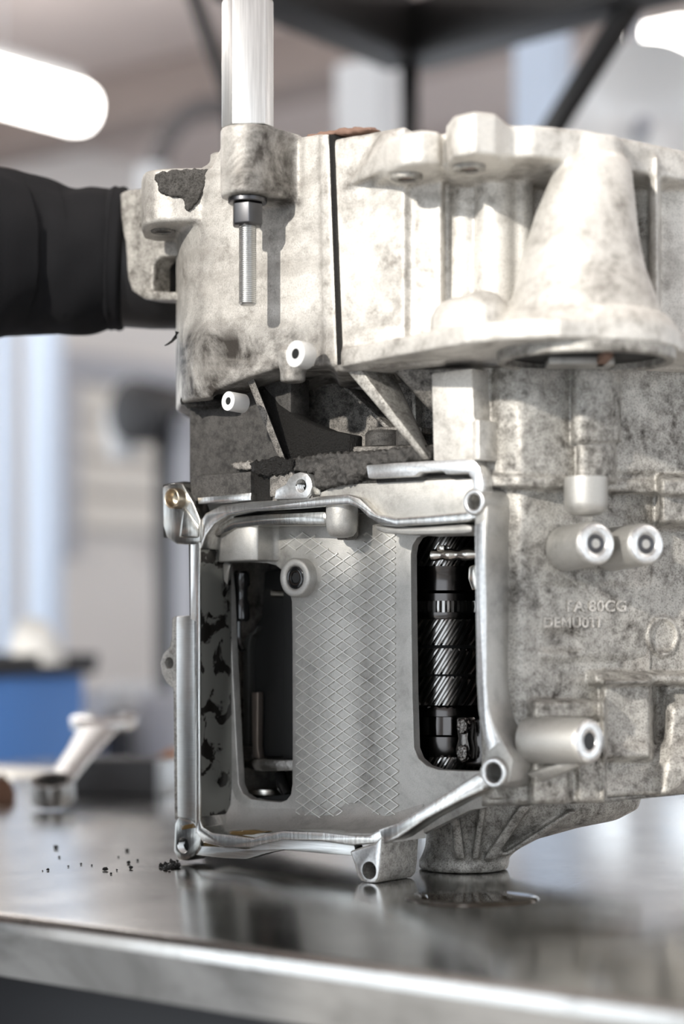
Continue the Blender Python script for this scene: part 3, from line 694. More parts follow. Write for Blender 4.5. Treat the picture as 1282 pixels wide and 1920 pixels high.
# ---------------------------------------------------------------- inner panel with two windows and raised cross hatching
def fw(px):     # wave of the panel across its width
    return WL-.0025*math.exp(-((px-605)/38)**2)+.0022*math.exp(-((px-668)/28)**2)-.0018*math.exp(-((px-722)/26)**2)
WIN1 = [(424, 1054), (470, 1054), (500, 1056), (516, 1060), (527, 1068), (532, 1082), (536, 1100), (543, 1112), (547, 1128), (548, 1200), (548.5, 1400), (548, 1470), (545, 1490), (537, 1500), (525, 1504), (490, 1501), (470, 1498), (455, 1488), (447, 1470), (443, 1400), (438, 1300), (433, 1200), (430, 1120)]
WIN2 = [(770, 1040), (773, 1022), (782, 1008), (798, 1001), (930, 1001), (950, 1447), (860, 1445), (822, 1443), (800, 1436), (784, 1422), (776, 1402), (773, 1300), (771, 1160)]
OUT = [(402, 975), (520, 968), (700, 960), (960, 952), (985, 1500), (880, 1520), (760, 1580), (620, 1582), (420, 1590), (398, 1575), (396, 1300)]
bm = bmesh.new(); edges = []
for lp in (OUT, WIN1, WIN2):
    vs = [bm.verts.new(P(x, y, WL)) for x, y in lp]
    edges += [bm.edges.new((vs[i], vs[(i+1) % len(vs)])) for i in range(len(vs))]
bmesh.ops.triangle_fill(bm, use_beauty=True, edges=edges)
for px in range(560, 764, 9):
    q = P(px, 1200, WL)
    bmesh.ops.bisect_plane(bm, geom=bm.verts[:]+bm.edges[:]+bm.faces[:], plane_co=q, plane_no=(1, 0, 0), dist=1e-6)
u2p = [(P(px, 1200, WL).x, px) for px in range(380, 1000, 4)]
def pxof(u):
    for (a, pa), (b, pb) in zip(u2p, u2p[1:]):
        if a <= u <= b: return pa+(pb-pa)*(u-a)/(b-a)
    return 380 if u < u2p[0][0] else 1000
for v in bm.verts: v.co.y = fw(pxof(v.co.x))
ex = bmesh.ops.extrude_face_region(bm, geom=bm.faces[:])
for g in ex['geom']:
    if isinstance(g, bmesh.types.BMVert): g.co.y += .007
panel = finish(bm, 'hatched_panel', M_CLEAN, gb, .0009, 3, 40, 'satin grey inner plate with raised diamond hatching', ang=60)
# hatching
bm = bmesh.new()
def inhatch(x, y):
    if y < 997 or y > 1541: return False
    if y > 1520 and abs(((x-555) % 33)-16) > (1541-y)*.9+3: return False
    xl = 524+max(0, (y-1062))*1.2 if y < 1085 else 553+(y-1100)*.006
    if y < 1012: xl = 524+(1012-y)*1.6
    if x < xl or x > 742+(y-1000)*.016: return False
    if math.hypot(x-548, y-1085) < 52: return False
    if math.hypot(x-640, (y-985)*.9) < 44: return False
    return True
def bar(pts):
    for a, b in zip(pts, pts[1:]):
        pa, pb = P(a[0], a[1], fw(a[0])), P(b[0], b[1], fw(b[0]))
        d = (pb-pa).normalized(); s = d.cross(Vector((0, 1, 0))).normalized()*.00062; n = Vector((0, -.0011, 0)); m = Vector((0, .0004, 0))
        ra = [pa-s+m, pa-s*.45+n, pa+s*.45+n, pa+s+m]; rb = [pb-s+m, pb-s*.45+n, pb+s*.45+n, pb+s+m]
        va = [bm.verts.new(p) for p in ra]; vb = [bm.verts.new(p) for p in rb]
        for k in range(3): bm.faces.new((va[k], va[k+1], vb[k+1], vb[k]))
        bm.faces.new(va); bm.faces.new(vb[::-1])
for sgn in (1, -1):
    for k in range(-20, 60):
        run = []; y0 = 985+k*21.3
        for s in range(0, 240, 6):
            x = 520+s; y = y0+sgn*.715*s-(0 if sgn > 0 else -70)
            if inhatch(x, y): run.append((x, y))
            else:
                if len(run) > 1: bar(run)
                run = []
        if len(run) > 1: bar(run)
bmesh.ops.recalc_face_normals(bm, faces=bm.faces)
finish(bm, 'diamond_hatching', M_HATCH, panel, smooth=30, kind='stuff')
# bolt in its collar
c, r = pcirc(551, 1083, WL-.011, 37)
bm = bmesh.new(); annulus(bm, c, (0, -1, 0), r, r*.58, 0, -.014, 40, .0012); o = finish(bm, 'bolt_collar', M_CLEAN, gb, smooth=50)
lathe_c = c+Vector((0, .001, 0))
bm = bmesh.new(); lathe(bm, lathe_c, (0, -1, 0), [(-.006, r*.57), (-.0006, r*.57), (0, r*.50), (-.0002, r*.30), (-.002, r*.26)], 36); b_ = finish(bm, 'socket_bolt', M_BOLT, gb, smooth=40, label='black oily socket head bolt')
bm = bmesh.new(); lathe(bm, lathe_c, (0, -1, 0), [(-.0018, r*.30), (-.0012, r*.30)], 6); finish(bm, 'hex_socket', M_DARK, b_)
# drilling knob hanging from the lip and the cast block at the upper left
c = P(641, 0, .014); zz = P(641, 1005, .014).z
bm = bmesh.new(); lathe(bm, (c.x, c.y, zz), (0, 0, 1), [(-.001, .004), (0, .0075), (.003, .0098), (.008, .0106), (.024, .0106)], 32); finish(bm, 'oil_nozzle', M_CLEAN, gb, smooth=60, label='round nozzle hanging under the top lip')
bm = bmesh.new(); c = P(650, 0, .028); lathe(bm, (c.x, c.y, P(650, 1012, .028).z), (0, 0, 1), [(0, .006), (.003, .008), (.02, .0085)], 24); finish(bm, 'nozzle_tip', M_GRIME, gb, smooth=60)
bm = bmesh.new()
q = [P(416, 0, .013), P(440, 0, .0105), P(468, 0, .010), P(484, 0, .013), P(494, 0, .022), P(512, 0, .031), P(530, 0, .036), P(530, 0, .040), P(395, 0, .040)]
vprism(bm, [Vector((p.x, p.y, 0)) for p in q], P(440, 1052, .011).z, P(440, 978, .011).z); finish(bm, 'cast_block', M_CLEAN, gb, .0012, smooth=50)
bm = bmesh.new(); hull(bm, [P(398, 1060, .033), P(425, 1110, .033), P(418, 1050, .036), P(398, 1140, .036), P(432, 1055, .02), P(436, 1062, .034)]); finish(bm, 'cast_rib', M_CLEAN, gb, .001)
bm = bmesh.new(); secs = []
for px, dy in ((376, -26), (388, -10), (402, -2), (440, 0), (520, -4), (620, -3), (700, 0), (742, -6)):
    cs = [P(px, 1508+dy*2, .0345), P(px, 1526+dy, .0325), P(px, 1541+dy, .0285), P(px, 1552+dy*.6, .022), P(px, 1559+dy*.4, .013), P(px, 1563+dy*.3, .004)]
    # keep the section upright: same place along the lip for every depth
    u0 = P(px, 1560, .004).x+(.0 if px > 376 else .0)
    cs = [Vector((u0-(.012 if False else 0), c_.y, c_.z)) for c_ in cs]
    cs += [Vector((u0, .004, cs[-1].z-.006)), Vector((u0, .036, cs[-1].z-.006)), Vector((u0, .036, cs[0].z))]
    secs.append(cs)
loft(bm, secs); finish(bm, 'cavity_fillet', M_CLEAN, gb, 0, smooth=50)
lump('oil_pool', [(425, 1558), (470, 1556), (500, 1560), (470, 1566), (430, 1566)], .003, .012, plain('amber_oil', (.2, .11, .03), .12), .0002, 50)

# ---------------------------------------------------------------- right hand bosses on the flank
def axis_boss(name, px, py, Y, rpx, hole, az, el, L, mat=M_CLEAN, taper=1.05, plug=True, label=None):
    c = Q(px, py, Y); r = rpx/FPX*Y
    wa = Vector((math.sin(az)*math.cos(el), -math.cos(az)*math.cos(el), math.sin(el)))
    ax = Vector((wa.dot(E1), wa.dot(E2), wa.z))
    bm = bmesh.new(); lathe(bm, c, ax, [(-L, r*taper), (-.0022, r), (-.0006, r*.97), (0, r*.93)], 40); o = finish(bm, name, mat, gb, smooth=45, label=label)
    rr = hole/FPX*Y
    bm = bmesh.new(); annulus(bm, c+ax*.0008, ax, r*.92, rr, 0, -.004, 40, .0005); finish(bm, 'bolt_face', M_RING, o, smooth=50)
    bm = bmesh.new()
    if plug: lathe(bm, c+ax*.0005, ax, [(-.003, rr*1.02), (-.0008, rr*.98), (0, rr*.8), (-.0004, rr*.45), (-.0015, rr*.3)], 30); finish(bm, 'plug_screw', M_NUT, o, smooth=45)
    else: lathe(bm, c, ax, [(-.003, rr*1.02), (.0002, rr*1.02)], 30); finish(bm, 'bore', M_DARK, o)
    return o
axis_boss('plug_boss', 1117, 1019, 1.212, 42, 20, math.radians(24), .05, .036, label='round boss with screw plug, left of the pair')
axis_boss('plug_boss', 1211, 1020, 1.222, 40, 20, math.radians(24), .05, .040, label='round boss with screw plug, right of the pair')
o = axis_boss('threaded_boss', 1104, 1390, 1.196, 44, 17, math.radians(43), .02, .046, plug=False, label='long angled boss with drilled face')
bm = bmesh.new(); hull(bm, [Q(1085, 1420, 1.205), Q(1100, 1432, 1.205), Q(985, 1452, 1.225), Q(1010, 1470, 1.225), Q(1000, 1430, 1.24), Q(1080, 1400, 1.23), Q(1110, 1425, 1.23)]); finish(bm, 'boss_rib', M_CLEAN, gb, .0015)
# knob under the column
c = Q(1098, 0, 1.225)
bm = bmesh.new(); r = 41/FPX*1.225
lathe(bm, (c.x, c.y, ZY(968, 1.225)), (0, 0, 1), [(0, r*.35), (.0012, r*.7), (.004, r*.93), (.008, r), (.024, r)], 32); finish(bm, 'column_knob', M_CLEAN, gb, smooth=60)
# raised casting marks
def text(body, px, py, Y, size, yaw):
    cu = bpy.data.curves.new('t', 'FONT'); cu.body = body; cu.size = size; cu.extrude = .0006; cu.bevel_depth = .0003; cu.space_character = 1.05; cu.align_x = 'LEFT'
    t = bpy.data.objects.new('t', cu); COL.objects.link(t)
    me = bpy.data.meshes.new_from_object(t.evaluated_get(bpy.context.evaluated_depsgraph_get())); bpy.data.objects.remove(t)
    R = Matrix.Rotation(yaw, 4, 'Z') @ Matrix.Rotation(PI/2, 4, 'X'); me.transform(R)
    q = Q(px, py, Y)
    for v in me.vertices:
        th = v.co.copy(); nrm = Vector((math.sin(yaw), -math.cos(yaw), 0)); d0 = th.dot(nrm)
        p = q+th-nrm*d0
        wp = G+E1*p.x+E2*p.y+E3*p.z; ppx = 641+FPX*wp.x/wp.y; ppy = HOR-(wp.z-CH)/wp.y*FPX
        v.co = Q(ppx, ppy, flankY(ppx, ppy)-d0-.0004)
    me.materials.clear(); return link('cast_lettering', me, M_LETTER, gb, 30)
M_LETTER = cast('letter_casting', (.76, .73, .68), (.07, .06, .05), .41, 40, .5)
yw = A+math.radians(9)
text('DEMU0TI', 1018, 1176, flankY(1050, 1165)-.0005, .0088, yw)
text('FA 80CG', 1062, 1146, flankY(1100, 1140)-.0008, .0098, yw)

# ---------------------------------------------------------------- gears behind the right window
def gear(name, c, r, z0, z1, n, twist, depth, mat=M_GEAR, par=gb, steps=6):
    bm = bmesh.new(); rings = []
    for s in range(steps+1):
        f = s/steps; z = z0+(z1-z0)*f; e = .0008 if s in (0, steps) else 0; ring = []
        for k in range(n):
            for da, rr in ((-.36, r-depth), (-.11, r-e), (.11, r-e), (.36, r-depth)):
                t = 2*PI*(k+da)/n+twist*f; ring.append(Vector((c.x+math.cos(t)*rr, c.y+math.sin(t)*rr, z)))
        rings.append(ring)
    loft(bm, rings); return finish(bm, name, mat, par, smooth=25)
c = P(838, 0, .097); gc = Vector((c.x, c.y, 0)); RG = .037
WF = .097-RG
def gz(py): return P(838, py, WF).z
TW = math.tan(math.radians(33))
def hg(y0, y1, n=40, r=RG): z0, z1 = gz(y1), gz(y0); return gear('helical_gear', gc, r, z0, z1, n, TW*(z1-z0)/r, .0042, M_GEARF)
hg(1161, 1210); hg(1216, 1265); hg(1269, 1324); hg(995, 1060, 46); hg(1422, 1470, 42)
gear('synchro_ring', gc, RG*.985, gz(1148), gz(1126), 34, 0, .003, M_GEARF, steps=2)
def cylp(name, prof, mat):
    bm = bmesh.new(); lathe(bm, gc, (0, 0, 1), [(gz(y), r*RG) for y, r in prof], 56); return finish(bm, name, mat, gb, smooth=35)
cylp('gear_hub', [(1126, .93), (1112, .93), (1106, .86), (1080, .84), (1072, .88), (1060, .9)], M_GEAR)
cylp('gear_hub', [(1161, .97), (1156, .99), (1148, .99)], M_GEAR)
cylp('gear_shaft', [(1480, .80), (1000, .80)], M_BLACK)
cylp('gear_hub', [(1345, .90), (1330, .90), (1324, .86)], M_GEAR)
gear('sliding_sleeve', gc, RG*.97, gz(1380), gz(1346), 22, 0, .0012, M_GEAR, steps=2)
cylp('gear_hub', [(1422, .9), (1412, .92), (1384, .92), (1380, .95)], M_GEAR)
# shift fork end with two weld spots
bm = bmesh.new(); prism(bm, [(855, 1346), (874, 1345), (878, 1362), (876, 1385), (880, 1405), (878, 1425), (866, 1432), (856, 1425), (853, 1405), (858, 1385), (855, 1365)], .046, .056); fk = finish(bm, 'shift_fork', M_FORK, gb, .0012)
part('fork_body', [(874, 1350), (905, 1346), (910, 1440), (868, 1436), (880, 1420), (879, 1380)], .052, .062, M_GEAR, .002)
for y in (1362, 1412):
    lump('weld_spot', [(857+9*math.cos(t)+8, y+14*math.sin(t)) for t in [2*PI*k/12 for k in range(12)]], .0425, .048, M_FORK, .0012, 700, .0006, fk)
# linkage rod in front of the upper gear
bm = bmesh.new(); ax = (P(905, 1040, .03)-P(810, 1041, .045)); c0_ = P(810, 1041, .046)
lathe(bm, c0_, (1, .05, 0), [(0, .0030), (.001, .0040), (.004, .0040), (.007, .0031), (.0095, .0031), (.012, .0041), (.016, .0041), (.019, .0030), (.022, .0030), (.025, .0041), (.030, .0041), (.034, .003), (.045, .003)], 24); finish(bm, 'linkage_rod', M_ROD, gb, smooth=40)
part('rod_pin', [(818, 1022), (832, 1022), (832, 1032), (818, 1032)], .044, .05, M_ROD, .0006)
part('linkage_arm', [(877, 1062), (896, 1055), (900, 1105), (884, 1108), (876, 1085)], .046, .052, M_ROD, .0015)

# ---------------------------------------------------------------- shift forks behind the left window
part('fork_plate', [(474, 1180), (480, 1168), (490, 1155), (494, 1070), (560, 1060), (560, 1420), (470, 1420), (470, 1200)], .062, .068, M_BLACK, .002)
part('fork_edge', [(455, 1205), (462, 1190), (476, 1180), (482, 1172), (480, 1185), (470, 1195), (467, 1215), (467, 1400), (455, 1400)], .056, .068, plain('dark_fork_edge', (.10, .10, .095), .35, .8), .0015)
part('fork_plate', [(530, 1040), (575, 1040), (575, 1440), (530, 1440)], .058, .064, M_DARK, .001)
part('selector_rail', [(471, 1298), (484, 1298), (483, 1400), (487, 1424), (472, 1424)], .054, .060, plain('warm_grey_steel', (.26, .22, .19), .35, .8), .001)
part('selector_foot', [(430, 1428), (462, 1428), (472, 1422), (570, 1424), (570, 1446), (480, 1447), (462, 1440), (430, 1440)], .046, .066, M_FORK, .0015)
c = P(452, 0, .05)
bm = bmesh.new(); lathe(bm, (c.x, c.y, P(452, 1165, .05).z), (0, 0, 1), [(0, .0045), (.002, .0062), (.012, .0062), (.015, .0048), (.024, .0048), (.026, .0062), (.034, .006), (.036, .004)], 24); finish(bm, 'selector_shaft', M_BOLT, gb, smooth=40)
bm = bmesh.new(); tube(bm, [P(446, 1160, .05), P(446, 1195, .05), P(450, 1212, .05), P(456, 1220, .05)], .0022, 10); finish(bm, 'selector_wire', M_BOLT, gb)
c = P(500, 0, .075)
bm = bmesh.new(); lathe(bm, (c.x, c.y, P(500, 1494, .055).z), (0, 0, 1), [(0, .019), (.0008, .020), (.0042, .020), (.005, .019)], 40); finish(bm, 'bearing_race', M_ROD, gb, smooth=40)
bm = bmesh.new(); tube(bm, [P(525, 1450, .06), P(531, 1475, .055), P(540, 1492, .05)], [.004, .0045, .0035], 12); finish(bm, 'shift_finger', M_BOLT, gb)
bm = bmesh.new(); tube(bm, [P(511, 1112, .06), P(535, 1113, .06)], .0025, 10); finish(bm, 'shift_pin', M_ROD, gb)

# ------------------------------------------------------------------ hexagonal post bolted through the upper left boss
bx, by, bz0, bz1 = BOSS
hexp = empty('hexagonal_post', G+E1*bx+E2*(by-.001)+E3*bz0, RZ, 'tall bright hexagonal steel post bolted through the upper left boss', 'post')
bt = bz1-bz0; wpos = G+E1*bx+E2*by; Lh = ZY(-8, wpos.y)-bz1
kx = wpos.y/FPX; hexsec = [(-26, -38), (34, -38), (49, -12), (34, 38), (-26, 38), (-48, 6), (-48, -8)]
def hs_(f): 
    r_ = []
    for a, b in hexsec:
        q_ = Vector((a*kx*f, b*kx*f, 0)); r_.append(Vector((q_.dot(E1), q_.dot(E2), 0)))
    return r_
bm = bmesh.new(); loft(bm, [[p+Vector((0, 0, z)) for p in hs_(f)] for f, z in ((1, bt+.0003), (1, bt+Lh-.006), (.86, bt+Lh))]); finish(bm, 'hex_bar', M_HEX, hexp, .0006, smooth=20)
bm = bmesh.new(); lathe(bm, (0, 0, 0), (0, 0, -1), [(.0003, .0118), (.0007, .0126), (.003, .0126), (.0036, .0120)], 36); finish(bm, 'washer', M_NUT, hexp, smooth=40)
bm = bmesh.new(); lathe(bm, (0, 0, -.0036), (0, 0, -1), [(0, .0098), (.001, .0106), (.0135, .0106), (.0148, .0095)], 6, ph=math.radians(14)); finish(bm, 'nut', M_NUT, hexp, .0005, smooth=20)
prof = [(.0150, .0048)]; z = .018
for k in range(40):
    prof += [(z, .0053), (z+.0006, .0057), (z+.0009, .0057)]; z += .00125
prof += [(z, .0053), (z+.001, .0048)]
bm = bmesh.new(); lathe(bm, (0, 0, 0), (0, 0, -1), prof, 28); finish(bm, 'threaded_stud', M_THREAD, hexp, smooth=30)

#BACKGROUND
# ------------------------------------------------------------------ workshop behind the bench
M_BLUEW = plain('pale_blue_paint', (.68, .79, .95), .45)
M_WHITEP = plain('white_paint', (.80, .82, .84), .4)
M_BLUE = plain('blue_paint', (.055, .20, .56), .4)
M_BLUEL = plain('light_blue_paint', (.16, .36, .75), .35)
M_FRAME = plain('black_frame_paint', (.010, .009, .009), .5)
M_CREAM = plain('cream_panel', (.82, .78, .72), .7)
M_GREYP = plain('grey_plastic', (.45, .46, .50), .5)
M_DGREY = plain('dark_grey_plastic', (.032, .032, .035), .5)
M_CAR = plain('silver_blue_car_paint', (.62, .65, .71), .25, .3)
M_GLASSD = plain('tinted_car_glass', (.30, .32, .36), .06, 0, .9)
M_RUBBER = plain('tyre_rubber', (.02, .02, .02), .8)
M_CHROME = plain('polished_tool_steel', (.75, .75, .74), .14, 1)
M_RAG = plain('white_rag', (.80, .79, .76), .9, 0, .2, 60, .6, .01)
def xat(px, Y): return (px-641)/FPX*Y
def box_part(name, c, h, mat, par, bev=.004, rz=0, smooth=30, label=None):
    bm = bmesh.new(); abox(bm, c, h, rz); return finish(bm, name, mat, par, bev, 2, smooth, label)
# two post car lift columns
def column(px, Y, wpx, ztop, label, mat, arm=True):
    w = wpx/FPX*Y/2; x = xat(px, Y)
    t = empty('lift_column', (x, Y, FLOOR), RZ, label, 'lift column', 'columns of the car lifts')
    w *= .80
    bm = bmesh.new(); prof = [(-w, -w*.6), (w, -w*.6), (w, w*.6), (w*.72, w*.6), (w*.72, -w*.35), (-w*.72, -w*.35), (-w*.72, w*.6), (-w, w*.6)]
    loft(bm, [[Vector((a, b, 0.02)) for a, b in prof], [Vector((a, b, ztop-FLOOR)) for a, b in prof]]); finish(bm, 'post', mat, t, .004)
    box_part('base_plate', (0, 0, .011), (w*1.9, w*1.6, .011), M_DGREY, t)
    box_part('carriage', (0, w*.25, .55), (w*.66, w*.5, .22), M_DGREY, t)
    if arm: box_part('lift_arm', (.35, w*.5+.1, .36), (.36, .035, .03), M_DGREY, t, .004, .25)
    return t
column(8, 6.0, 46, 1.30, 'pale blue lift column at the left edge of the view', M_BLUEW, False)
column(84, 5.6, 78, 1.25, 'pale blue lift column left of the cream door', M_BLUEW, False)
column(690, 3.9, 135, ZY(118, 3.9), 'white lift column rising behind the gearbox top', M_WHITEP, False)
column(1018, 3.75, 120, ZY(64, 3.75), 'pale blue lift column beside the black brace', M_BLUEW, False)
column(1200, 3.9, 70, .9, 'short white lift column behind the right flank, mirrored in the bench', M_WHITEP, False)
# sectional door on the left wall
def wallpt(px, py, off=0):
    dx = (px-641)/FPX; t = (-U0-off+.815*1.0)/(SA-dx*CA) if False else (RW(0, 0, 0).dot(E1)-G.dot(E1)*0-0)*0+0
    # distance at which the view ray meets the left wall
    num = (U0+off)-(Vector((0, 0, 0))-G).dot(E1); den = dx*CA-SA
    return WQ(px, py, num/den)
a = wallpt(122, 715); b = wallpt(292, 1005)
dd = empty('door_1', (a+b)/2, RZ); dd['kind'] = 'structure'; dd.location.z = (a.z+b.z)/2
hl = (b-a).xy.length/2; hz = abs(a.z-b.z)/2
nP = 4
for i in range(nP):
    box_part('door_panel', (.03, 0, -hz+hz*(2*i+1)/nP), (.025, hl, hz/nP-.008), M_CREAM, dd, .006)
for sy in (-1, 1): box_part('door_frame', (.03, sy*(hl+.05), 0), (.05, .05, hz+.1), M_GREYP, dd)
box_part('door_frame', (.03, 0, hz+.05), (.05, hl, .05), M_GREYP, dd)
# dark pillar drill / post
p = WQ(322, 1180, 4.6)
t = empty('tall_machine_stand', (p.x, p.y, FLOOR), RZ, 'dark tall machine stand with a round head behind the sleeve', 'machine')
box_part('column', (0, 0, .82), (.026, .03, .80), M_DGREY, t)
box_part('base', (0, 0, .02), (.16, .16, .02), M_DGREY, t)
box_part('side_panel', (.075, .01, .85), (.035, .05, .70), M_GREYP, t)
bm = bmesh.new(); lathe(bm, (-.02, -.06, 1.56), (0, -1, 0), [(-.06, .07), (.05, .075), (.06, .06)], 24); finish(bm, 'motor_head', M_DGREY, t)
bm = bmesh.new(); lathe(bm, (-.10, -.06, 1.54), (0, 0, 1), [(-.08, .03), (.02, .045), (.04, .03)], 24); finish(bm, 'white_guard', M_WHITEP, t)
# silver car behind
cp = WQ(95, 1180, 5.3)
car = empty('car', (cp.x, cp.y+.05, FLOOR), RZ, 'silver blue car parked nose on behind the bench', 'car')
def carprof(bm, x0, x1, pr, inset=0): loft(bm, [[Vector((x0+(inset if z > .9 else 0), y, z)) for y, z in pr], [Vector((x1-(inset if z > .9 else 0), y, z)) for y, z in pr]])
bm = bmesh.new(); carprof(bm, 0, 1.75, [(.05, .25), (0, .45), (.03, .68), (.15, .80), (.7, .93), (1.1, .98), (3.6, 1.0), (4.15, .95), (4.2, .6), (4.15, .25)]); finish(bm, 'body', M_CAR, car, .05, 3, 50)
bm = bmesh.new(); carprof(bm, .10, 1.65, [(1.0, .97), (1.75, 1.33), (2.2, 1.38), (3.0, 1.36), (3.7, 1.0)], .14); finish(bm, 'cabin', M_CAR, car, .03, 2, 50)
bm = bmesh.new(); hull(bm, [Vector((.27, 1.13, 1.035)), Vector((1.48, 1.13, 1.035)), Vector((.35, 1.70, 1.315)), Vector((1.40, 1.70, 1.315)), Vector((.3, 1.2, 1.02)), Vector((1.45, 1.2, 1.02)), Vector((.36, 1.76, 1.30)), Vector((1.39, 1.76, 1.30))]); finish(bm, 'windscreen', M_GLASSD, car)
for sx in (.12, 1.40): box_part('headlight', (sx+.12, .06, .66), (.14, .05, .05), M_WHITEP, car, .015)
box_part('grille', (.875, .01, .55), (.36, .03, .08), M_DGREY, car, .01)
for y in (.85, 3.4):
    for x in (.02, 1.73):
        bm = bmesh.new(); lathe(bm, (x-.09, y, .31), (1, 0, 0), [(0, .22), (.01, .30), (.03, .31), (.15, .31), (.17, .30), (.18, .22)], 28); wq = finish(bm, 'wheel', M_RUBBER, car)
        bm = bmesh.new(); lathe(bm, (x-.095, y, .31), (1, 0, 0), [(0, .19), (.19, .19)], 20); finish(bm, 'rim', M_WHITEP, wq)
# blue tool trolley with drawers
tp = WQ(70, 1180, 3.2)
tr = empty('tool_trolley', (-.71, 3.25, FLOOR), RZ, 'blue tool trolley with black tray top at the left', 'trolley')
HT = 1.012
box_part('body', (0, 0, (.14+HT-.022)/2), (.23, .18, (HT-.022-.14)/2), M_BLUE, tr, .008)
for i in range(5):
    d = box_part('drawer', (0, -.188, .22+.145*i), (.20, .010, .064), M_BLUEL, tr, .004)
    box_part('drawer_handle', (0, -.203, .265+.145*i), (.16, .008, .008), M_CHROME, d, .003)
box_part('tray', (0, 0, HT-.014), (.245, .195, .008), M_DGREY, tr, .008)
for sy in (-1, 1): box_part('tray_rim', (0, sy*.19, HT+.002), (.245, .006, .010), M_DGREY, tr, .003)
for sx in (-1, 1):
    box_part('tray_rim', (sx*.24, 0, HT+.002), (.006, .195, .010), M_DGREY, tr, .003)
    for sy in (-1, 1):
        bm = bmesh.new(); lathe(bm, (sx*.18-.02, sy*.14, .06), (1, 0, 0), [(0, .05), (.005, .058), (.035, .058), (.04, .05)], 20); finish(bm, 'caster', M_RUBBER, tr)
def cloth(name, c, r, h, mat, label, cat, seed):
    bm = bmesh.new(); rings = []
    for i in range(7):
        f = i/6; rr = r*math.sin(min(1, f*1.1+.02)*PI/2)
        rings.append([Vector(c)+Vector((math.cos(t)*rr*(1+.22*noise.noise(Vector((math.cos(t)*2, math.sin(t)*2, seed+f)))), math.sin(t)*rr*.8, h*(1-f**2)*(1+.4*noise.noise(Vector((math.cos(t)*3, math.sin(t)*3, seed)))))) for t in [2*PI*k/28 for k in range(28)]])
    loft(bm, rings); o = finish(bm, name, mat, None, 0, smooth=60); return tag(o, label, cat)
TT = FLOOR+HT-.005
q = WQ(104, 1180, 3.15); cloth('shop_rag', (q.x-.035, q.y+.03, TT+.001), .042, .062, M_RAG, 'crumpled white rag heaped on the blue trolley', 'rag', 1)
q = WQ(-10, 1180, 3.25); cloth('shop_rag', (q.x-.07, q.y, TT), .065, .065, M_CREAM, 'cream coloured rag at the left on the blue trolley', 'rag', 5)
# low bench behind with boxes
lb = WQ(235, 1180, 3.75)
l2 = empty('low_bench', (-.20, 3.60, FLOOR), 0, 'low grey bench behind the steel table carrying boxes', 'bench')
LT = .80
box_part('bench_top', (0, 0, LT-.02), (.31, .15, .02), M_GREYP, l2)
for sx in (-1, 1):
    for sy in (-1, 1): box_part('leg', (sx*.28, sy*.12, (LT-.04)/2), (.025, .025, (LT-.04)/2-.0005), M_DGREY, l2)
LZ = FLOOR+LT+.0005
def crate(px, Y, wpx, py_top, mat, name, label, cat, dpt=.08):
    w = wpx/FPX*Y/2; p = WQ(px, 1180, Y); zt_ = CH+(HOR-py_top)/FPX*Y
    o = empty(name, (p.x, p.y, LZ), 0, label, cat)
    h = (zt_-LZ)/2
    box_part('box_body', (0, 0, h*.9), (w, dpt/2, h*.9), mat, o, .006)
    box_part('lid', (0, 0, h*1.9), (w*1.03, dpt/2*1.03, h*.1), mat, o, .003)
crate(178, 3.58, 66, 1292, M_WHITEP, 'storage_box', 'tall pale grey box behind the spanner', 'box')
crate(246, 3.66, 86, 1280, M_WHITEP, 'storage_box', 'white box with a dark bin before it', 'box')
crate(222, 3.50, 50, 1338, M_DGREY, 'parts_bin', 'small black bin beside the tall pale box', 'bin', .05)
crate(132, 3.66, 46, 1330, M_DGREY, 'parts_bin', 'small black bin left of the tall pale box', 'bin', .05)
crate(302, 3.56, 70, 1300, M_GREYP, 'storage_box', 'lilac grey box close to the gearbox edge', 'box')
# black gantry frame overhead
gp = WQ(768, 1180, 2.75)
ga = empty('gantry_frame', (gp.x, gp.y, FLOOR), 0, 'black steel gantry frame with braces towering behind the gearbox', 'gantry')
hT = ZY(72, 2.75)-FLOOR
def beam(name, p0, p1, w, h, mat=M_FRAME, par=ga):
    p0, p1 = Vector(p0), Vector(p1); d = (p1-p0).normalized(); s = d.cross(Vector((0, 0, 1)) if abs(d.z) < .99 else Vector((0, 1, 0))).normalized(); u = s.cross(d)
    bm = bmesh.new(); loft(bm, [[q+s*a*w/2+u*b*h/2 for a, b in ((-1, -1), (1, -1), (1, 1), (-1, 1))] for q in (p0, p1)]); return finish(bm, name, mat, par, .002)
beam('post', (0, 0, .012), (0, 0, hT), .025, .025)
box_part('foot_plate', (0, 0, .006), (.06, .06, .006), M_FRAME, ga)
o0 = Vector((gp.x, gp.y, FLOOR))
beam('top_beam', Vector((0, 0, hT)), WQ(1330, -95, 2.2)-o0, .07, .075)
beam('top_beam', Vector((0, 0, hT)), WQ(440, -75, 2.35)-o0, .07, .08)
pb = WQ(1195, -10, 2.33)-o0
beam('brace', pb, WQ(1000, 300, 2.52)-o0, .022, .024)
beam('brace', WQ(1000, 300, 2.52)-o0, Vector((0, 0, hT-.48)), .022, .024)
box_part('corner_plate', (0, -.045, hT+.0), (.03, .006, .03), M_FRAME, ga)
for sx in (-1, 1):
    bm = bmesh.new(); lathe(bm, (sx*.017, -.051, hT-.0), (0, -1, 0), [(0, .012), (.008, .012)], 6); finish(bm, 'bolt_head', M_NUT, ga)
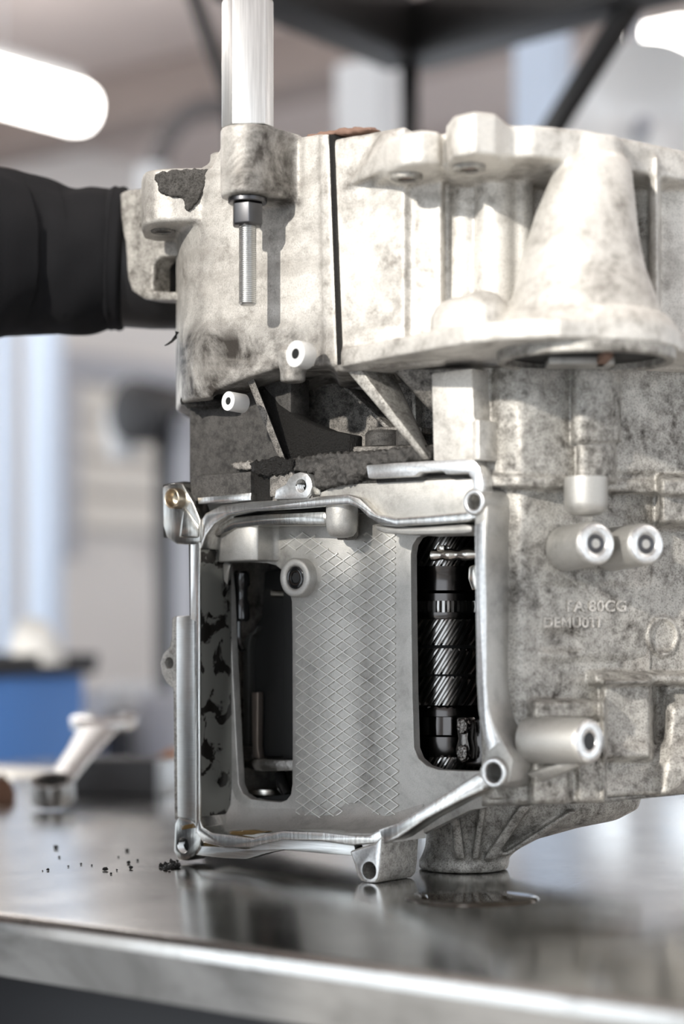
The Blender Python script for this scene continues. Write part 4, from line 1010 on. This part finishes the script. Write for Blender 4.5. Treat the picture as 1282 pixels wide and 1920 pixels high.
# overhead hose and black drop strut at the left
hs = [WQ(285, 330, 4.0), WQ(312, 262, 4.0), WQ(350, 215, 4.0), WQ(395, 200, 4.0), WQ(440, 215, 4.05), WQ(480, 260, 4.1), WQ(500, 420, 4.1)]
t = empty('air_hose', hs[0], 0, 'grey overhead hose curving behind the hexagonal post', 'hose')
bm = bmesh.new(); pts = []
for i in range(len(hs)-1):
    for k in range(6):
        f = k/6; p_, q_ = hs[i], hs[i+1]; m0 = (hs[i+1]-hs[max(0, i-1)])/2; m1 = (hs[min(len(hs)-1, i+2)]-hs[i])/2
        pts.append(p_*(2*f**3-3*f*f+1)+m0*(f**3-2*f*f+f)+q_*(3*f*f-2*f**3)+m1*(f**3-f*f)-hs[0])
tube(bm, pts, .022, 12); finish(bm, 'hose', plain('grey_hose', (.17, .155, .155), .6), t)
bm = bmesh.new(); lathe(bm, (0, 0, 0), (0, 0, -1), [(-.02, .03), (.05, .035), (.10, .035), (.11, .02)], 20); finish(bm, 'hose_coupling', M_WHITEP, t)
bm = bmesh.new(); tube(bm, [WQ(500, 420, 4.1)-hs[0], Vector((WQ(500, 420, 4.1)-hs[0]).to_tuple())+Vector((0, .1, -1.2))], .022, 10); finish(bm, 'hose_drop', plain('grey_hose', (.17, .155, .155), .6), t)
st = WQ(352, -40, 3.0)
t = empty('hanging_strut', st, 0, 'thin black strut slanting down to the left of the post', 'strut')
beam('bar', Vector((0, 0, 0)), WQ(428, 175, 3.0)-st, .022, .022, M_FRAME, t)
beam('bar', WQ(428, 175, 3.0)-st, WQ(450, 420, 3.0)-st, .02, .02, M_FRAME, t)
beam('hanger', Vector((0, 0, 0)), Vector((0, 0, CEIL-st.z)), .022, .022, M_FRAME, t)
# silver lamp dish at the upper right
ds = WQ(1212, 225, 2.9)
t = empty('round_reflector', ds, 0, 'round silver reflector dish hanging behind the flange at right', 'reflector')
bm = bmesh.new(); lathe(bm, (0, 0, 0), (0, -1, 0), [(-.07, .02), (-.06, .06), (-.02, .105), (.0, .118), (.003, .118), (-.012, .10), (-.045, .05), (-.055, .012)], 40); finish(bm, 'dish', plain('brushed_silver', (.78, .79, .80), .4, .2), t, smooth=50)
bm = bmesh.new(); lathe(bm, (0, 0, 0), (0, -1, 0), [(-.055, .014), (-.02, .014), (-.015, .008)], 20); finish(bm, 'hub', M_GREYP, t)
bm = bmesh.new(); tube(bm, [Vector((0, .07, 0)), Vector((0, .10, .1)), Vector((0, .10, CEIL-ds.z))], .010, 10); finish(bm, 'stem', M_GREYP, t)
p = WQ(1300, 62, 5.4); lamp((p.x+.5, p.y+.1, p.z), 0, 1.3, 'bright tube lamp at the upper right corner')

#THINGS ON THE BENCH
# ------------------------------------------------------------------ spanner leaning on a dark block
Yb = lambda py: CH*FPX/(py-HOR)
bk = WQ(215, 1492, Yb(1492)); 
blk = empty('steel_block', (bk.x+.010, bk.y+.045, 0), math.radians(-14), 'dark steel block with a bright sawn end lying behind the spanner', 'block')
box_part('block_body', (-.012, 0, .0172), (.050, .034, .0168), M_DGREY, blk, .002)
box_part('sawn_end', (.043, 0, .0170), (.006, .033, .0165), plain('sawn_steel', (.42, .43, .44), .4, .8), blk, .0015)
sp0 = WQ(93, 1521, Yb(1521)); sp0.z = 0
spn = empty('ring_spanner', (sp0.x, sp0.y+.018, 0), 0, 'polished ring spanner with its far end propped up, ring nearest', 'spanner')
dr = Vector((.020, .20, .050))
axr = Vector((-.02, -.34, 1)).normalized()
bm = bmesh.new(); rc = Vector((0, 0, .0170))
ro, ri = .0205, .0145
pf = [(-.0105, ro*.88), (-.0085, ro), (.0080, ro), (.0102, ro*.95)]
outer = [circle(rc+axr*d, axr, r, 48) for d, r in pf]
def dodec(d, e=0): 
    n_ = 48; base = circle(rc+axr*d, axr, ri, n_); return [rc+axr*d+(p_-rc-axr*d)*(1+(.09 if k % 4 in (0, 1) else -.03)) for k, p_ in enumerate(base)]
rings = outer+[dodec(.0102), dodec(-.0105)]
vs = [[bm.verts.new(p_) for p_ in r] for r in rings]
for a, b in zip(vs, vs[1:]+vs[:1]):
    for k in range(48): bm.faces.new((a[k], a[(k+1) % 48], b[(k+1) % 48], b[k]))
finish(bm, 'ring_end', plain('dark_polished_steel', (.26, .255, .25), .30, 1), spn, smooth=40)
bm = bmesh.new(); d_ = dr.normalized(); s_ = Vector((d_.y, -d_.x, 0)).normalized(); u_ = s_.cross(d_)
def sec(t, w, h): 
    c_ = rc+dr*t; return [c_+s_*w*math.cos(a)+u_*h*math.sin(a) for a in [2*PI*k/20 for k in range(20)]]
loft(bm, [sec(.085, .010, .006), sec(.14, .0135, .005), sec(.30, .0140, .0045), (sec(.6, .0155, .0042)), sec(.85, .019, .0042), sec(.94, .021, .004)]); finish(bm, 'shank', plain('satin_shank', (.72, .72, .71), .32, 1), spn, smooth=50)
bm = bmesh.new()
jaw = [(-.021, .0), (.021, 0), (.034, .020), (.033, .036), (.024, .046), (.015, .044), (.013, .026), (-.009, .022), (-.013, .040), (-.022, .046), (-.031, .036), (-.033, .018)]
cj = rc+dr*.94
loft(bm, [[cj+s_*a+d_*b+u_*e for a, b in jaw] for e in (-.0048, .0048)]); finish(bm, 'open_jaw', M_CHROME, spn, .0012, smooth=40)
# small things at the left edge and behind
p = WQ(6, 1505, Yb(1505)); o = cloth('rust_lump', (p.x-.004, p.y+.01, .0003), .013, .022, plain('rusty_brown', (.13, .07, .045), .8, 0, .3, 200, 1, .003), 'rusty brown lump at the left edge of the bench', 'lump', 3)
p = WQ(312, 1462, Yb(1462)); o = cloth('copper_part', (p.x, p.y+.01, .0003), .020, .026, plain('copper_brown', (.48, .24, .11), .45, .5), 'copper brown part lying beside the dark block', 'part', 8)
p = WQ(40, 1452, Yb(1452)); o = box_part('paper_sheet', (p.x-.03, p.y+.03, .0016), (.08, .05, .0012), M_RAG, None, .0004, RZ); tag(o, 'white sheet lying flat at the far left of the bench', 'sheet')
# oil puddle
pc = WQ(884, 1685, Yb(1685)); pl = WQ(758, 1685, Yb(1685)); rr = (pc-pl).length; fy = WQ(884, 1672, Yb(1672)); ny = WQ(884, 1701, Yb(1701))
bm = bmesh.new(); ry = (fy.y-ny.y)/2
def pud(f, z): return [Vector((pc.x+math.cos(t)*rr*f*(1+.04*math.sin(3*t)), (fy.y+ny.y)/2+math.sin(t)*ry*f*(1+.05*math.sin(2*t+1)), z)) for t in [2*PI*k/48 for k in range(48)]]
loft(bm, [pud(1, .0001), pud(.985, .0008), pud(.95, .0012), pud(.6, .0013)]); o = finish(bm, 'oil_puddle', plain('clear_dark_oil', (.030, .022, .014), .02, 0, .9), None, 0, smooth=60); tag(o, 'thin dark oil puddle on the bench before the domed foot', 'puddle')
# crumbs of grime
crumbs = [(105, 1592, 5), (90, 1633, 3), (197, 1633, 5), (238, 1597, 4), (241, 1620, 4), (245, 1630, 4), (152, 1622, 2.5), (172, 1624, 2), (208, 1640, 2.5), (219, 1633, 2), (111, 1609, 2.5), (222, 1608, 2), (128, 1626, 2), (258, 1615, 2.5), (80, 1634, 1.5)]
ORD = ['leftmost', 'second', 'third', 'fourth', 'fifth', 'sixth', 'seventh', 'eighth', 'ninth', 'tenth', 'eleventh', 'twelfth', 'thirteenth', 'fourteenth', 'rightmost']
for i, (px, py, r) in enumerate(sorted(crumbs)):
    Y = Yb(py); p = WQ(px, py, Y); R = r/FPX*Y
    bm = bmesh.new(); bmesh.ops.create_icosphere(bm, subdivisions=2, radius=R)
    for v in bm.verts: v.co *= 1+.5*noise.noise(v.co/R*1.4+Vector((i*7, 0, 0)))
    mz = min(v.co.z for v in bm.verts)*.8
    for v in bm.verts: v.co.z = max(v.co.z*.8, mz*.9)-mz*.9+.0001; v.co += Vector((p.x, p.y, 0))
    o = finish(bm, 'grime_crumb', M_CRUD, None, 0, smooth=30)
    tag(o, ('%s black crumb of the grime scattered on the bench, counted from the left' % ORD[i]), 'crumb', 'grime crumbs on the bench')
bm = bmesh.new(); rnd = random.Random(3)
for i in range(46):
    px = 300+36*rnd.random()**.8; py = 1622-rnd.random()*10; Y = Yb(py+10); R = (1.5+3.5*rnd.random())/FPX*Y; p = WQ(px, py+10, Y)
    m_ = Matrix.Translation((p.x, p.y, R*.6+rnd.random()*R*(1.8 if px > 312 else .3)))
    r_ = bmesh.ops.create_icosphere(bm, subdivisions=1, radius=R, matrix=m_)
    for v in r_['verts']: v.co += Vector((rnd.uniform(-.4, .4)*R, rnd.uniform(-.4, .4)*R, rnd.uniform(-.3, .3)*R)); v.co.z = max(v.co.z, .0001)
o = finish(bm, 'grime_heap', M_CRUD, None, 0, smooth=30); tag(o, 'small heap of black grime flakes at the left foot of the gearbox', 'grime'); o['kind'] = 'stuff'

#SUN BLOCKER shaped as a cabinet, added out of frame to shade the lower gearbox
t = empty('sun_blocker', RW(-.10, -1.95, FLOOR), RZ, 'unseen cabinet-shaped block added in the bay to shade the lower gearbox', 'cabinet')
CW, CHT = .31, .235+.364*1.72-FLOOR
M_CABG = plain('warm_grey_enamel', (.60, .585, .56), .5)
box_part('blocker_body', (0, 0, CHT/2), (CW, .22, CHT/2), M_CABG, t, .006)
for sx in (-1, 1):
    d = box_part('cabinet_door', (sx*CW/2, .226, CHT/2), (CW/2-.008, .008, CHT/2-.03), M_CABG, t, .003)
    box_part('door_handle', (sx*.05, .242, CHT/2), (.01, .01, .08), M_CHROME, d, .003)

#PERSON
def skin(name, nodes, edges, mat, par=None, sub=2, root=0):
    me = bpy.data.meshes.new(name); me.from_pydata([n[0] for n in nodes], edges, [])
    o = bpy.data.objects.new(name, me); COL.objects.link(o)
    m = o.modifiers.new('s', 'SKIN'); m.use_smooth_shade = True; m.branch_smoothing = .5
    for i, n in enumerate(nodes):
        r = n[1]; me.skin_vertices[0].data[i].radius = (r, r) if not isinstance(r, tuple) else r
    me.skin_vertices[0].data[root].use_root = True
    s_ = o.modifiers.new('b', 'SUBSURF'); s_.levels = sub; s_.render_levels = sub
    m2 = bpy.data.meshes.new_from_object(o.evaluated_get(bpy.context.evaluated_depsgraph_get())); m2.name = name
    bpy.data.objects.remove(o); m2.materials.clear()
    return link(name, m2, mat, par, 180)
M_SLEEVE = plain('black_sweatshirt', (.007, .007, .0085), .85, 0, .25, 900, .5, .001)
M_TROUS = plain('dark_work_trousers', (.03, .035, .05), .85)
M_SKIN = plain('skin', (.55, .34, .25), .5)
M_GLOVE = plain('black_glove', (.015, .015, .017), .45)
M_HAIR = plain('brown_hair', (.06, .035, .02), .7)
YA = 1.50
wr = WQ(290, 510, YA+.01); cu = WQ(212, 484, YA); el = WQ(-330, 470, 1.44)
sh = Vector((el.x-.20, el.y-.10, el.z+.20))
per = empty('person', (sh.x-.18, sh.y-.06, FLOOR), 0, 'person in a black sweatshirt reaching one arm behind the gearbox', 'person')
B = Vector((sh.x-.18, sh.y-.06, 0))
def rel(p): return Vector(p)-Vector((B.x, B.y, FLOOR))
zs = sh.z
hip = zs-.50
pel = Vector((B.x, B.y, hip)); chest = Vector((B.x+.01, B.y, zs-.12)); neck = Vector((B.x+.01, B.y, zs+.07)); head = Vector((B.x+.04, B.y+.02, zs+.20))
shR = Vector((B.x-.05, B.y-.19, zs))
hand = WQ(395, 545, 1.545)
nodes = [(rel(pel), .15), (rel(chest), .165), (rel(neck), .06), (rel(head), .092), (rel(head)+Vector((0, 0, .07)), .075),
         (rel((sh.x-.02, sh.y, sh.z-.03)), .075), (rel(el), .052), (rel(wr), .032), (rel(hand), .03),
         (rel(shR), .075), (rel((B.x+.05, B.y-.32, zs-.27)), .05), (rel((B.x+.25, B.y-.30, zs-.42)), .036),
         (rel((B.x+.0, B.y+.10, hip-.06)), .095), (rel((B.x+.02, B.y+.11, FLOOR+.48)), .065), (rel((B.x-.01, B.y+.11, FLOOR+.10)), .045), (rel((B.x+.13, B.y+.12, FLOOR+.042)), .038),
         (rel((B.x+.0, B.y-.10, hip-.06)), .095), (rel((B.x+.02, B.y-.11, FLOOR+.48)), .065), (rel((B.x-.01, B.y-.11, FLOOR+.10)), .045), (rel((B.x+.13, B.y-.12, FLOOR+.042)), .038)]
ed = [(0, 1), (1, 2), (2, 3), (3, 4), (1, 5), (5, 6), (6, 7), (7, 8), (1, 9), (9, 10), (10, 11), (0, 12), (12, 13), (13, 14), (14, 15), (0, 16), (16, 17), (17, 18), (18, 19)]
body = skin('body', nodes, ed, M_SKIN, per)
# clothing as thicker shells that follow the body
skin('trousers', [(rel(pel)+Vector((0, 0, .03)), .158), (nodes[12][0], .108), (nodes[13][0], .080), (nodes[14][0], .066), (nodes[16][0], .108), (nodes[17][0], .080), (nodes[18][0], .066)], [(0, 1), (1, 2), (2, 3), (0, 4), (4, 5), (5, 6)], M_TROUS, per)
sw = [(rel(pel)+Vector((0, 0, .02)), .17), (rel(chest), .185), (rel(neck)-Vector((0, 0, .03)), .075), (nodes[5][0], .095), (rel(el).lerp(nodes[5][0], .6), .085),
      (nodes[9][0], .095), (nodes[10][0], .07), (nodes[11][0], .05)]
skin('sweatshirt', sw, [(0, 1), (1, 2), (1, 3), (3, 4), (1, 5), (5, 6), (6, 7)], M_SLEEVE, per)
ctr = [Vector(nodes[5][0]), rel(el).lerp(nodes[5][0], .5), rel(el), rel(WQ(-150, 472, 1.46)), rel(WQ(-20, 480, 1.48)), rel(WQ(60, 482, YA)), rel(WQ(140, 486, YA)), rel(WQ(206, 485, YA)), rel(WQ(222, 485, YA))]
rad = [.098, .088, .078, .068, .0625, .0605, .0555, .0535, .0515]
bm = bmesh.new(); rings = []
for i in range(len(ctr)-1):
    for k in range(8):
        f = k/8; p_, q_ = ctr[i], ctr[i+1]; c_ = p_.lerp(q_, f); r_ = rad[i]*(1-f)+rad[i+1]*f
        d_ = (ctr[min(len(ctr)-1, i+2)]-ctr[i]) if f > .5 else (q_-(ctr[i-1] if i else p_))
        ring = circle(c_, d_, r_, 36)
        rings.append([x+(x-c_).normalized()*(.0065*noise.noise(Vector((x.x*22+x.z*11, x.y*10, x.z*20-x.x*9)))+.003*noise.noise(x*48)) for x in ring])
loft(bm, rings); finish(bm, 'sleeve', M_SLEEVE, per, smooth=70)
# ribbed cuff and gloved hand
bm = bmesh.new(); d = (wr-cu).normalized(); d = Vector((1, .02, -.05)).normalized()
c0 = rel(WQ(212, 485, YA))
lathe(bm, c0, d, [(-.006, .050), (0, .0538), (.003, .0528), (.006, .0538), (.009, .0528), (.011, .048)], 40); finish(bm, 'cuff', M_SLEEVE, per, smooth=50)
bm = bmesh.new(); lathe(bm, rel(WQ(218, 492, YA)), (Vector((.09, .012, -.006))).normalized(), [(0, .048), (.03, .0475), (.05, .046), (.058, .038), (.062, .03)], 32); finish(bm, 'glove_gauntlet', M_GLOVE, per, smooth=60)
h0 = rel(hand)
gl = [(h0-Vector((.055, 0, -.012)), .034), (h0, (.022, .040)), (h0+Vector((.045, -.004, 0)), (.018, .042))]
gv = skin('glove', gl, [(0, 1), (1, 2)], M_GLOVE, per)
for k, (dz, L) in enumerate(((.030, .85), (.011, 1.0), (-.010, .94), (-.030, .75))):
    b0 = h0+Vector((.045, -.004, dz)); 
    skin('glove_finger', [(b0, .0105), (b0+Vector((.036*L, -.004, dz*.15)), .0100), (b0+Vector((.062*L, -.016, dz*.2)), .0092), (b0+Vector((.076*L, -.032, dz*.2)), .008)], [(0, 1), (1, 2), (2, 3)], M_GLOVE, per, 1)
b0 = h0+Vector((-.015, -.004, .034))
skin('glove_thumb', [(b0, .013), (b0+Vector((.022, -.012, .030)), .0115), (b0+Vector((.045, -.024, .046)), .0095)], [(0, 1), (1, 2)], M_GLOVE, per, 1)
hd = rel(head)
bm = bmesh.new(); bmesh.ops.create_uvsphere(bm, u_segments=24, v_segments=16, radius=1)
for v in bm.verts: v.co = Vector((v.co.x*.108-.012, v.co.y*.098, v.co.z*.10+.055+(.03 if v.co.x > .3 and v.co.z < .2 else 0)))+hd
finish(bm, 'hair', M_HAIR, per, smooth=60)
bm = bmesh.new(); hull(bm, [hd+Vector(p) for p in ((.085, -.012, .0), (.085, .012, .0), (.09, -.006, .04), (.09, .006, .04), (.118, -.006, .004), (.118, .006, .004))]); finish(bm, 'nose', M_SKIN, per, .002)
for sy in (-1, 1):
    bm = bmesh.new(); lathe(bm, hd+Vector((-.0, sy*.092, .02)), (0, sy, 0), [(-.01, .02), (.006, .028), (.012, .018)], 16); finish(bm, 'ear', M_SKIN, per)
    bm = bmesh.new(); bmesh.ops.create_uvsphere(bm, u_segments=12, v_segments=8, radius=.011, matrix=Matrix.Translation(hd+Vector((.086, sy*.032, .035)))); finish(bm, 'eye', M_WHITEP, per)
bm = bmesh.new(); bmesh.ops.create_uvsphere(bm, u_segments=16, v_segments=8, radius=1)
for v in bm.verts: v.co = Vector((v.co.x*.008+.090, v.co.y*.024, v.co.z*.008-.04))+hd
finish(bm, 'mouth', plain('lips', (.45, .2, .17), .5), per)
